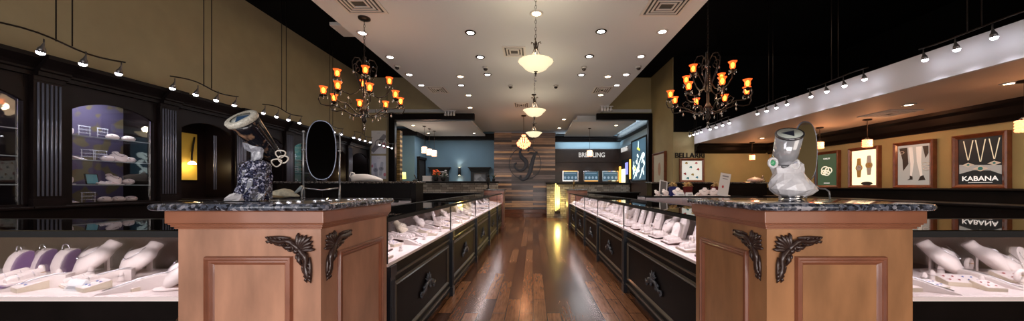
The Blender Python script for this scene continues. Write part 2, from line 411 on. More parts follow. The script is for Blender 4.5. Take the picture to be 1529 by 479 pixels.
def panel_set(b, x0, x1, z0, z1, y):
    """raised moulding ring on a front face at depth y"""
    b.frame(x0, x1, z0, z1, .042, y, y + .006, [(0, y - .004), (.004, y - .016), (.012, y - .018), (.018, y - .010), (.026, y - .012), (.034, y - .004), (.042, y + .003)])

def pedestal(label, xl, xr, y0, y1, granx0, granx1, side):
    t = thing('granite_topped_pedestal', label, 'pedestal', ((xl + xr) / 2, (y0 + y1) / 2, 0))
    zt = 1.190
    MB().box(xl, xr, y0, y1, 0, 1.19).build('body', WOODPED if side < 0 else mat('lit_maple_wood', (.46, .235, .15), .38, coat=.15, noise=.28, nscale=5, stretch=(1.6, 1.6, .5)), t, True)  # left body: lit copy of the maple, paler pinkish light in its colour
    b = MB()
    panel_set(b, xl + .125, xr - .125, .13, .985, y0)
    b.build('front_panel_moulding', WOODTRIM, t, True)
    # side panel moulding on the aisle face (built as a front then turned)
    b = MB(); xs = xr if side > 0 else xl
    rot = Matrix.Translation((xs, 0, 0)) @ Matrix.Rotation(R(90 * side), 4, 'Z')
    b.M = rot
    if side > 0: panel_set(b, y0 + .12, y1 - .07, .13, .985, 0)
    else: panel_set(b, -(y1 - .07), -(y0 + .12), .13, .985, 0)
    b.build('side_panel_moulding', WOODTRIM, t, True)
    # crown moulding band under the top
    b = MB()
    for (o, za, zb) in ((.030, 1.135, 1.190), (.024, 1.128, 1.135), (.018, 1.118, 1.128), (.010, 1.108, 1.118)):
        b.box(xl - o, xr + o, y0 - o, y1 + .0, za, zb)
    b.build('crown_band', mat('pedestal_band', (.31, .115, .06), .3, coat=.35, noise=.15, nscale=5), t, True, bevel=.003)
    MB().box(xl - .012, xr + .012, y0 - .012, y1, 0, .11).build('plinth', WOODTRIM, t, True, bevel=.004)
    # granite slab, rounded corners and bull-nosed edge
    rc = .07; out = []
    gx0, gx1, gy0, gy1 = granx0, granx1, y0 - .065, y1 + .04
    for (cx, cy, a0) in ((gx1 - rc, gy0 + rc, -90), (gx1 - rc, gy1 - rc, 0), (gx0 + rc, gy1 - rc, 90), (gx0 + rc, gy0 + rc, 180)):
        for k in range(7):
            a = R(a0 + k * 15); out.append((cx + rc * math.cos(a), cy + rc * math.sin(a)))
    mx, my = (gx0 + gx1) / 2, (gy0 + gy1) / 2
    loops = []
    for k in range(7):
        a = R(-90 + 30 * k); ins = .0165 * (1 - math.cos(a)); z = 1.2075 + .0165 * math.sin(a)
        loops.append([(p[0] - math.copysign(ins, p[0] - mx), p[1] - math.copysign(ins, p[1] - my), z) for p in out])
    MB().loft(loops).build('granite_top', GRAN if side > 0 else GRAN, t, True)
    # carved corner brackets: front face and aisle face
    if side > 0: corner_parts(t, y0, xr - .034, 1.080, -1)
    else: corner_parts(t, y0, xl + .034, 1.080, 1)
    b = corner_parts(t, 0, 0, 0, 1)
    b.location = Vector((xs + .0, y0 + .026, 1.080)) - t.location
    b.rotation_euler.z = R(90 * side)
    if side < 0: b.scale.x = -1
    return t
LP = pedestal('maple pedestal with black granite top, carrying the dark kaleidoscope, on the entrance side near case of purple stands',
              -1.60, -.957, 1.45, 2.10, -1.71, -.90, 1)
LP['label'] = 'maple wood pedestal with speckled granite top carrying the black kaleidoscope'
RP = pedestal('maple wood pedestal with speckled granite top carrying the white quartz kaleidoscope',
              1.054, 1.712, 1.45, 2.08, .985, 1.79, -1)

# ------------------------------------------------------------------ generic glass display case (front at y=0, facing -Y)
DK, TOPZ = .78, 1.095
def applique(b, cx, y, cz, s=1.0):
    def P(u, v, w=0): return (cx + u * s, y - .006 - w, cz + v * s)
    for i in range(7):
        a = R(30 + i * 20); L = .075 if i % 2 == 0 else .062
        b.tube([P(0, .0), P(math.cos(a) * L * .5, math.sin(a) * L * .5 + .01, .01), P(math.cos(a) * L, math.sin(a) * L + .015, .004)], [.007 * s, .009 * s, .003 * s], 6)
    b.sphere(P(0, .005, .008), .02 * s, 8)
    for q in (-1, 1):
        b.tube([P(0, .0, .004), P(q * .035, .012, .01), P(q * .075, .0, .01), P(q * .10, -.03, .008), P(q * .135, -.042, .008), P(q * .165, -.03, .004), P(q * .175, -.05, 0)],
               [v * s for v in (.008, .014, .015, .013, .013, .011, .003)], 7)
        sp = []
        for k in range(10):
            a = k / 9 * 2 * math.pi; rr = .026 * (1 - k / 12)
            sp.append(P(q * (.06 + rr * math.cos(a)), -.038 + rr * math.sin(a), .004))
        b.tube(sp, .008 * s, 6)
        sp = []
        for k in range(10):
            a = k / 9 * 2 * math.pi; rr = .02 * (1 - k / 12)
            sp.append(P(q * (.15 + rr * math.cos(a)), -.062 + rr * math.sin(a), .004))
        b.tube(sp, .007 * s, 6)
        b.sphere(P(q * .105, -.005, .006), .012 * s, 6)

def show_case(label, L, D, loc, rz, group=None, posts=True, decor=True, watts=14, ends=(False, False)):
    t = thing('display_case', label, 'display case', loc, rz, group)
    MB().box(0, L, .02, D, .07, DK - .02).box(0, L, .06, D, .0, .07).build('base_cabinet', BLACKWOOD, t)
    if decor:
        b = MB()
        b.frame(.13, L - .07, .17, .62, .035, 0, .02, [(0, .016), (.006, .004), (.014, .008), (.022, .002), (.035, .018)])
        b.box(.09, L - .03, .008, .02, .665, .68).box(.09, L - .03, .004, .02, .105, .125)
        b.build('panel_moulding', mat('panel_edge_highlight', (.085, .065, .045), .35, coat=.3), t)  # near-black moulding with goldish highlights put into its colour
        b = MB(); applique(b, L / 2 + .03, .018, .40, 1.15); b.build('carved_ornament', CARVEDGREY, t)
        b = MB().box(.008, .085, -.015, .02, .0, DK - .02)
        for k in range(3): b.box(.022 + k * .02, .032 + k * .02, -.02, -.015, .12, .66)
        b.box(.001, .094, -.022, .02, 0, .10).box(.001, .094, -.022, .02, .69, .76)
        b.build('corner_post', mat('post_black', (.010, .011, .016), .3, coat=.3), t)
    else:
        MB().frame(.06, L - .06, .16, .66, .03, .004, .02).build('panel_moulding', mat('panel_edge_highlight', (.085, .065, .045), .35, coat=.3), t)
    MB().box(0, L, .0, D - .02, DK - .02, DK).build('deck', WHITED, t)
    MB().box(0, L, .003, .009, DK, TOPZ - .03).build('front_glass', GLASS, t)
    MB().box(0, L, .0, .03, TOPZ - .035, TOPZ - .006).box(0, L, D - .05, D, TOPZ - .035, TOPZ).box(0, .006, 0, .012, DK, TOPZ - .035).build('top_frame', BLACK, t)
    MB().box(0, L, .0, D - .05, TOPZ - .006, TOPZ).build('top_glass', GLASSTOP, t)
    MB().box(0, L, D - .02, D, DK - .02, TOPZ - .035).build('back_panel', mat('case_back', (.06, .035, .03), .3, coat=.2), t)
    MB().box(.02, L - .02, .031, .040, TOPZ - .030, TOPZ - .022).build('light_strip', mat('led_strip', (1, 1, 1), .5, emit=(1, .93, .95), es=3), t)
    if ends[0]: MB().box(-.006, 0, 0, D, DK, TOPZ - .006).build('end_glass', GLASS, t)
    if ends[1]: MB().box(L, L + .006, 0, D, DK, TOPZ - .006).build('end_glass', GLASS, t)
    c = math.cos(rz); s = math.sin(rz)
    lx, ly = L / 2, .05
    light('AREA', (loc[0] + lx * c - ly * s, loc[1] + lx * s + ly * c, TOPZ - .045), watts, (1, .90, .90), L * .92, .03, rot=(R(24), 0, rz), name='case_light')
    return t

LB = [2.145, 3.80, 5.45, 7.10, 8.70, 10.0]
RB = [2.125, 4.02, 5.66, 7.10, 8.55, 9.95]
XL, XR = -.97, 1.127
for i in range(5):
    show_case(f'black glass-topped display case in the left aisle run, {ORD[i]} case behind the kaleidoscope pedestal', LB[i + 1] - LB[i], .53, (XL, LB[i], 0), R(90),
              'display cases along the aisle', watts=4.4 * (LB[i + 1] - LB[i]))
    show_case(f'black glass-topped display case in the right aisle run, {ORD[i]} case behind the quartz kaleidoscope pedestal', RB[i + 1] - RB[i], .53, (XR, RB[i + 1], 0), R(-90),
              'display cases along the aisle', watts=4.4 * (RB[i + 1] - RB[i]))
show_case('wide black display case with purple ring stands, left of the kaleidoscope pedestal', 1.9, .54, (-3.52, 1.51, 0), 0, decor=False, watts=6)
show_case('wide black display case full of white jewelry stands, right of the quartz kaleidoscope pedestal', 1.9, .54, (1.73, 1.51, 0), 0, decor=False, watts=6)
# small end pedestals at the far end of the aisle
def end_ped(label, x0, x1, y0):
    t = thing('end_pedestal', label, 'pedestal', ((x0 + x1) / 2, y0 + .3, 0))
    b = MB().box(x0, x1, y0, y0 + .55, 0, 1.15).box(x0 - .02, x1 + .02, y0 - .02, y0 + .57, 0, .1).box(x0 - .025, x1 + .025, y0 - .025, y0 + .575, 1.08, 1.17)
    b.build('body', WOODTRIM, t, True)
    MB().box(x0 - .05, x1 + .05, y0 - .05, y0 + .6, 1.17, 1.21).build('granite_top', GRAN2, t, True, bevel=.008)
    MB().frame(x0 + .07, x1 - .07, .2, 1.0, .03, y0 - .012, y0).build('front_panel_moulding', WOODTRIM, t, True)
end_ped('small wooden pedestal with granite top ending the left aisle run', -1.50, -.93, 10.05)
end_ped('small wooden pedestal with granite top ending the right aisle run', 1.09, 1.66, 10.0)

# ------------------------------------------------------------------ jewelry display props (built facing -Y, base at z=0)
PROTO = (0, -30, 0)
def bust(name='necklace_bust', tilt=38, s=1.0, m=WHITEL, base=True):
    t = thing(name, 'x', 'necklace stand', (0, 0, 0))
    b = MB(); T = Matrix.Rotation(R(-tilt), 4, 'X'); loops = []
    for (h, w, d, yy) in ((0, .012, .010, 0), (.012, .045, .016, 0), (.035, .070, .024, 0), (.065, .088, .032, -.002), (.095, .100, .036, -.004), (.118, .094, .034, 0), (.134, .066, .030, .006), (.146, .044, .027, .010), (.160, .036, .026, .012), (.180, .037, .027, .012), (.186, .033, .024, .012)):
        loops.append([tuple(T @ Vector((w * s * math.cos(a), yy * s + d * s * math.sin(a), h * s)) + Vector((0, -.045 * s, .010))) for a in [k * math.pi / 8 for k in range(16)]])
    b.loft(loops); b.build('bust', m, t)
    if base:
        MB().lathe([(.085 * s, 0), (.09 * s, .004), (.085 * s, .010)], n=20).build('base_plate', m, t)
        MB().box(-.02 * s, .02 * s, .045 * s, .053 * s, .01, .095 * s).build('prop', m, t)
    b = MB(); pts = []
    for k in range(13):
        a = math.pi * k / 12
        u = .052 * math.cos(a); h = .140 - .075 * math.sin(a)
        dep = .030 + .008 * math.sin(a)
        pts.append(tuple(T @ Vector((u * s, -(dep + .004) * s, h * s)) + Vector((0, -.045 * s, .010))))
    b.tube(pts, .0022 * s, 5); b.sphere(pts[6], .006 * s, 6)
    b.build('necklace', SILVER, t)
    return t
def arch_pad(side=MAROON, w=.10, h=.17, name='arched_necklace_pad', face=WHITEL):
    t = thing(name, 'x', 'jewelry stand')
    out = [(-w / 2, 0), (w / 2, 0)] + [(w / 2 * math.cos(a), h - w / 2 + w / 2 * math.sin(a)) for a in [k * math.pi / 10 for k in range(11)]]
    b = MB(); b.M = Matrix.Rotation(R(-16), 4, 'X'); b.prism([(p[0], p[1]) for p in out], -.028, -.002); b.build('pad', face, t)
    b = MB(); b.M = Matrix.Rotation(R(-16), 4, 'X'); b.prism([(p[0] * 1.02, p[1] * 1.02) for p in out], -.002, .004); b.box(-.012, .012, .004, .03, 0, h * .7); b.build('backing', side, t)
    b = MB(); b.M = Matrix.Rotation(R(-16), 4, 'X'); pts = []
    for k in range(11):
        a = math.pi * k / 10; pts.append((w * .30 * math.cos(a), -.031, h * .80 - h * .36 * math.sin(a)))
    b.tube(pts, .0016, 4); b.sphere(pts[5], .005, 6); b.build('necklace', SILVER, t)
    return t
def curved_stand(side=PURPLE):
    t = thing('curved_bracelet_stand', 'x', 'jewelry stand')
    prof = [(.0, 0), (.075, 0), (.075, .125), (.06, .135), (.035, .125), (.015, .10), (.002, .06), (-.004, .03)]
    MB().prismx(prof, -.042, -.039).prismx(prof, .039, .042).build('side_panel', side, t)
    MB().prismx([(p[0] - .003 if p[0] < .07 else p[0], p[1] + (.003 if p[1] > .01 else 0)) for p in prof], -.039, .039).build('pad', WHITEL, t)
    MB().tube([(.012 * 0 + .030 * math.cos(a), .03 + .006, .145 + .022 * math.sin(a)) for a in [k * math.pi / 6 for k in range(12)]], .004, 6, closed=True).build('bracelet', SILVER, t)
    MB().box(-.052, .052, -.03, .085, -.0, .0).v
    return t
def tray(w=.20, d=.15, m=MAROON, pad=WHITEL, rolls=3, name='jewelry_tray', lift=.012, tilt=8, jw=SILVER):
    t = thing(name, 'x', 'jewelry tray')
    T = Matrix.Translation((0, 0, lift)) @ Matrix.Rotation(R(tilt), 4, 'X')
    b = MB(); b.M = T; b.box(-w / 2, w / 2, -d / 2, d / 2, 0, .012); b.M = None; b.box(-w / 2 + .02, w / 2 - .02, -d / 2 + .03, d / 2 - .02, 0, lift); b.build('tray_base', m, t)
    b = MB(); b.M = T; b.box(-w / 2 + .004, w / 2 - .004, -d / 2 + .004, d / 2 - .004, .012, .020); b.build('pad', pad, t)
    for k in range(rolls):
        x = -w / 2 + w * (k + .5) / rolls
        b = MB(); b.M = T
        b.loft([[(x + dx * .8, yy, .02 + hh) for dx, hh in ((-.022, 0), (-.018, .018 * q), (-.008, .030 * q), (.008, .030 * q), (.018, .018 * q), (.022, 0))] for yy, q in ((-d * .38, .6), (-d * .30, 1), (d * .30, 1.2), (d * .38, .7))], False)
        b.build('ring_roll', pad, t)
        b = MB(); b.M = T
        for yy in (-.16, .14): b.tube([(x + .020 * math.cos(a), d * yy, .026 + .026 * math.sin(a)) for a in [q * math.pi / 5 for q in range(6)]], .0022, 4)
        b.build('ring', jw, t)
    return t
def ramp(w=.06, m=WHITEL):
    t = thing('bracelet_ramp', 'x', 'jewelry stand')
    MB().prismx([(-.11, 0), (.10, 0), (.10, .055), (.06, .056), (.0, .040), (-.06, .018), (-.11, .004)], -w / 2, w / 2).build('pad', m, t)
    pts = [(0, -.10, .010), (0, -.06, .023), (0, 0, .045), (0, .06, .060), (0, .09, .060)]
    MB().tube(pts, .0028, 6).build('bracelet', SILVER, t)
    return t
def finger(m=WHITEL):
    t = thing('ring_finger_stand', 'x', 'ring stand')
    MB().lathe([(.02, 0), (.022, .006), (.014, .012), (.013, .035), (.009, .055), (.004, .062), (0, .064)], n=10).build('cone', m, t)
    MB().tube([(.013 * math.cos(a), .013 * math.sin(a), .034) for a in [k * math.pi / 5 for k in range(10)]], .002, 4, closed=True).sphere((0, -.015, .036), .004, 6).build('ring', SILVER, t)
    return t
def block(m=CREAM, stud=BLUEGEM):
    t = thing('earring_block', 'x', 'jewelry stand')
    MB().prismx([(-.05, 0), (.05, 0), (.05, .045), (-.05, .022)], -.05, .05).build('block', m, t)
    MB().prismx([(-.049, .0224), (.049, .0452), (.049, .0462), (-.049, .0234)], -.048, .048).build('pad', WHITEL, t)
    b = MB()
    for x in (-.02, .02):
        for y in (-.02, .018): b.sphere((x, y, .035 + y * .23), .006, 6)
    b.build('earring', stud, t)
    return t
def collar(m=WHITEL):
    t = thing('bracelet_loop', 'x', 'jewelry stand')
    MB().box(-.03, .03, -.02, .02, 0, .01).tube([(0, 0, .01), (0, 0, .02)], .008, 8).build('foot', m, t)
    MB().tube([(.032 * math.cos(a), 0, .052 + .03 * math.sin(a)) for a in [R(-60 + k * 300 / 12 - 20) for k in range(13)]], [.010] * 13, 8).build('loop', m, t)
    MB().tube([(.032 + .011 * math.cos(a), .011 * math.sin(a), .055) for a in [k * math.pi / 4 for k in range(8)]], .002, 4, closed=True).build('ring', GOLD, t)
    return t
def tbar(m=DARKV):
    t = thing('bracelet_pedestal', 'x', 'jewelry stand')
    MB().lathe([(.03, 0), (.03, .008), (.012, .015), (.010, .07), (.016, .078)], n=12).build('post', m, t)
    b = MB(); b.tube([(-.05, 0, .092), (.05, 0, .092)], .017, 10); b.build('roll', m, t)
    b = MB()
    for x in (-.025, .02): b.tube([(x, .019 * math.cos(a), .092 + .019 * math.sin(a)) for a in [k * math.pi / 5 for k in range(10)]], .002, 4, closed=True)
    b.build('bracelet', SILVER, t)
    return t
def card():
    t = thing('folded_price_card', 'x', 'card')
    MB().prismx([(-.03, 0), (.03, 0), (.004, .05), (-.001, .05)], -.05, .05).build('card', PAPER, t)
    MB().prismx([(-.0262, .010), (-.0195, .022), (-.0202, .022), (-.0269, .010)], -.035, .035).build('printed_line', mat('grey_ink', (.3, .3, .34), .6), t)
    return t

K = {'bust': bust(), 'bustc': bust(m=CREAM), 'arch': arch_pad(w=.135, h=.175), 'archw': arch_pad(CREAM), 'curved': curved_stand(), 'tray': tray(), 'trayw': tray(m=CREAM, rolls=2), 'trayd': tray(m=DARKV, rolls=4),
     'trayp': tray(m=PURPLE, rolls=2), 'ramp': ramp(), 'finger': finger(), 'block': block(), 'blockr': block(stud=REDGEM), 'collar': collar(), 'card': card(), 'tablet': None}
DESC = {'trayp': 'purple-edged tray', 'bust': 'white leatherette necklace bust', 'bustc': 'cream leatherette necklace bust', 'arch': 'white arched necklace pad with dark back', 'archw': 'white arched pad with cream back',
        'curved': 'white curved bracelet stand with purple sides', 'tray': 'dark-edged tray of ring rolls', 'trayw': 'cream tray with two ring rolls', 'trayd': 'black tray of white ring rolls',
        'ramp': 'white sloping bracelet ramp', 'finger': 'small white ring finger', 'block': 'cream block with blue stud earrings', 'blockr': 'cream block with red stud earrings',
        'collar': 'white bracelet loop', 'tbar': 'black velvet bracelet bar', 'card': 'small white folded card'}
used = set(); cnt = {}
def put(kind, x, y, z, rz, where, group, label=None, s=None):
    k = (kind, where); cnt[k] = cnt.get(k, 0) + 1
    lab = label or f'{DESC[kind]}, {ORD[cnt[k] - 1]} from the camera, {where}'
    p = K[kind]
    if kind in used: return dup(p, (x, y, z), rz, lab, group, s)
    used.add(kind)
    if p.name not in CH: CH[p.name] = [(c, kids(c)) for c in kids(p)]
    p.location = (x, y, z); p.rotation_euler.z = rz; tag(p, lab, None, group)
    if s: p.scale = (s,) * 3
    return p

DZ = DK + .0005
def tz(kind): return DZ
# left aisle cases, facing the aisle (+X)
rl, rr = R(90), R(-90)
GL, GR = 'jewelry stands in the left aisle cases', 'jewelry stands in the right aisle cases'
WL, WR = 'in left aisle case', 'in right aisle case'
for i in range(5):
    a, b_ = LB[i], LB[i + 1]; L = b_ - a; j = 1 if i % 2 else 0
    back = ['trayd', 'arch', 'bust', 'tray', 'bustc', 'trayw'] if not j else ['bust', 'tray', 'arch', 'trayd', 'bust', 'tray']
    mid = ['ramp', 'tray', 'block', 'tray', 'ramp', 'block']
    front = ['block', 'finger', 'ramp', 'finger', 'blockr', 'collar']
    if i >= 3: back = back[:5]; mid = mid[:5]; front = front[:4]
    for q, k in enumerate(back): put(k, XL - .40, a + L * (q + .5) / len(back), DZ, rl + random.uniform(-.25, .25), WL, GL)
    for q, k in enumerate(mid): put(k, XL - .245, a + L * (q + .35) / len(mid), DZ, rl + random.uniform(-.3, .3), WL, GL)
    for q, k in enumerate(front): put(k, XL - .095, a + L * (q + .6) / len(front), DZ, rl + random.uniform(-.4, .4), WL, GL, s=.85)
for i in range(5):
    a, b_ = RB[i], RB[i + 1]; L = b_ - a
    n = 6
    for q in range(n):
        k = 'arch' if (q + i) % 5 != 4 else 'bust'
        put(k, XR + .37, a + L * (q + .5) / n, DZ + .0, rr + random.uniform(-.12, .12), WR, GR, s=1.22)
    for q, k in enumerate(['collar', 'finger', 'collar', 'archw', 'finger', 'collar']):
        put(k, XR + .265, a + L * (q + .2) / 6, DZ, rr + random.uniform(-.3, .3), WR, GR)
    fr = ['tray', 'trayw', 'tray', 'trayd', 'trayw', 'tray']
    for q, k in enumerate(fr): put(k, XR + .135, a + L * (q + .5) / 6, DZ, rr + random.uniform(-.08, .08), WR, GR, s=.95)

# left cross case: (kind, px, py of base, rotation, scale)
def on_deck(px, py):
    d = F * (EYE - DK) / (py - HY); return W(px, d), d
G1, G2 = 'stands in the case left of the kaleidoscope pedestal', 'stands in the case right of the quartz kaleidoscope'
W1, W2 = 'in the case left of the maple pedestal', 'in the case right of the quartz kaleidoscope'
def cross(lst, where, group):
    for kind, px, py, rot, s, lab in lst:
        x, y = on_deck(px, py)
        lo, hi = (1.66, 1.89) if kind == 'bust' else (1.62, 1.93)
        if kind == 'bust': s = min(s, 1.2)
        put(kind, x, min(max(y, lo), hi), DZ, R(rot), where, group, label=lab, s=s)
cross([('curved', 12, 411, -16, 1.0, 'white curved bracelet stand with purple sides at the far left edge of the photo'),
       ('curved', 50, 407, -14, 1.0, 'white curved bracelet stand with purple sides, the middle one of three'),
       ('curved', 97, 405, -10, 1.0, 'white curved bracelet stand with purple sides, nearest the pair of necklace busts'),
       ('trayp', 30, 424, -12, 1.05, 'purple-edged tray below the purple-sided bracelet stands'),
       ('bust', 166, 404, -22, 1.25, 'larger white necklace bust facing left beside the purple stands'),
       ('bust', 230, 404, -18, 1.15, 'white necklace bust facing left, beside the maple pedestal'),
       ('bust', 252, 432, -30, .95, 'small white necklace bust half hidden by the maple pedestal'),
       ('ramp', 152, 422, -52, 1.1, 'white bracelet ramp lying below the larger necklace bust'),
       ('ramp', 208, 432, -58, 1.2, 'long cream bracelet ramp at the case front near the pedestal'),
       ('ramp', 55, 430, -62, 1.1, 'white bracelet ramp at the front below the purple stands'),
       ('collar', 62, 420, -30, 1.0, 'white bracelet loop beside the long front ramp'),
       ('finger', 88, 420, 0, 1.1, 'white ring finger standing before the purple-sided stands'),
       ('card', 92, 438, -10, 1.0, 'white folded card with a printed line at the case front'),
       ('trayw', 122, 426, -25, .8, 'cream tray of rings behind the white folded card'),
       ('block', 132, 434, -20, .9, 'cream earring block beside the white folded card'),
       ('finger', 136, 414, 0, 1.0, 'white ring finger between the purple stands and the larger necklace bust'),
       ('collar', 118, 412, -20, .9, 'white bracelet loop just left of the larger necklace bust'),
       ('finger', 182, 420, 0, .9, 'small white ring finger below the pair of necklace busts'),
       ('blockr', 190, 437, -24, .7, 'small white block of red studs before the long cream ramp'),
       ('block', 18, 438, -20, 1.0, 'cream earring block at the left photo edge'),
       ], W1, G1)
cross([('bust', 1376, 402, 28, 1.35, 'white necklace bust half hidden behind the right maple pedestal'),
       ('bust', 1452, 404, 40, 1.4, 'tall white necklace bust tilted left in the case right of the quartz kaleidoscope'),
       ('archw', 1488, 400, 10, .9, 'white arched pad standing behind the tilted necklace bust'),
       ('bust', 1509, 412, 25, .9, 'small white necklace bust near the right photo edge'),
       ('collar', 1402, 404, 10, 1.0, 'white bracelet loop behind the pair of earring blocks'),
       ('collar', 1430, 404, 20, 1.0, 'white bracelet loop close against the tilted necklace bust'),
       ('finger', 1392, 420, 0, 1.0, 'white ring finger between the hidden bust and the earring blocks'),
       ('finger', 1380, 424, 0, 1.0, 'white ring finger beside the right maple pedestal'),
       ('blockr', 1420, 424, -14, .95, 'white block of red stud earrings at the case front'),
       ('block', 1448, 424, -14, .85, 'white block of blue stud earrings next to the red stud block'),
       ('ramp', 1478, 424, 20, 1.0, 'cream bracelet ramp in front of the small necklace bust'),
       ('blockr', 1513, 422, -14, 1.1, 'white block of red stud earrings near the right photo edge'),
       ('ramp', 1385, 436, 60, 1.2, 'long white ramp lying at the front beside the maple pedestal'),
       ('block', 1370, 438, 0, .9, 'white earring block touching the view edge of the maple pedestal'),
       ('finger', 1405, 412, 0, 1.1, 'white ring finger directly behind the red stud block'),
       ('finger', 1466, 428, 0, .9, 'white ring finger in front of the tilted necklace bust'),
       ('block', 1396, 430, 16, .75, 'small cream block of blue studs between ramp and red stud block'),
       ('blockr', 1484, 434, -8, .8, 'small block of red studs before the cream bracelet ramp'),
       ('collar', 1524, 428, 10, 1.0, 'white bracelet loop cut by the right photo edge'),
       ('card', 1412, 404, 0, .8, 'tiny white card behind the ring stands'),
       ], W2, G2)
# small diamond plate beside the left pedestal
b = MB().prism([(0, -.04), (.03, 0), (0, .04), (-.03, 0)], -.006, 0)
tag(b.build('diamond_plate', CHROME, loc=(-1.665, 1.53, .665)), 'small chrome diamond plate on the black case beside the maple pedestal', 'plate')

# ------------------------------------------------------------------ wall cabinets (front at local y=0, facing -Y; local x = length)
DAMASK = None
def damask():
    m, nt, b = new_mat('damask_back'); L = nt.links.new
    tc = nt.nodes.new('ShaderNodeTexCoord'); n = nt.nodes.new('ShaderNodeTexNoise'); n.inputs['Scale'].default_value = 7; n.inputs['Detail'].default_value = 1
    L(tc.outputs['Object'], n.inputs['Vector'])
    r = nt.nodes.new('ShaderNodeValToRGB'); r.color_ramp.elements[0].position = .50; r.color_ramp.elements[1].position = .56
    r.color_ramp.elements[0].color = (.085, .07, .14, 1); r.color_ramp.elements[1].color = (.15, .12, .06, 1)
    L(n.outputs['Fac'], r.inputs[0]); L(r.outputs[0], b.inputs['Base Color']); b.inputs['Roughness'].default_value = .7
    return m
DAM = damask()
TEAL = mat('teal_back_panel', (.06, .22, .2), .6)
YPANEL = mat('yellow_niche_panel', (.45, .30, .04), .7)
def arched(b, x0, x1, z0, z1, a0, a1, zs, zr, zb, y0, y1):
    """front panel with an arched hole: outer rect, hole from zb to spring zs and rise zr"""
    n = 12; inner = [(a0, zb), (a0, zs)] + [(a0 + (a1 - a0) * k / n, zs + zr * math.sin(math.pi * k / n) ** .8) for k in range(1, n)] + [(a1, zs), (a1, zb)]
    outer = [(x0, z0), (x0, zs)] + [(x0 + (x1 - x0) * k / n, z1) for k in range(1, n)] + [(x1, zs), (x1, z0)]
    N = len(inner)
    vs = [(p[0], y0, p[1]) for p in outer] + [(p[0], y0, p[1]) for p in inner] + [(p[0], y1, p[1]) for p in inner]
    fs = [(i, i + 1, N + i + 1, N + i) for i in range(N - 1)] + [(N + i, N + i + 1, 2 * N + i + 1, 2 * N + i) for i in range(N - 1)]
    b.add(vs, fs)
    # corners above the arch
    b.box(x0, a0 - .001, y0 + .001, y1, zs, z1)
    b.box(a1 + .001, x1, y0 + .001, y1, zs, z1)
    b.box(a0 - .002, a1 + .002, y0 + .004, y1, zs + zr, z1)
    if zb > z0: b.box(x0, x1, y0, y1, z0, zb)
    return b
CZ = 1.10
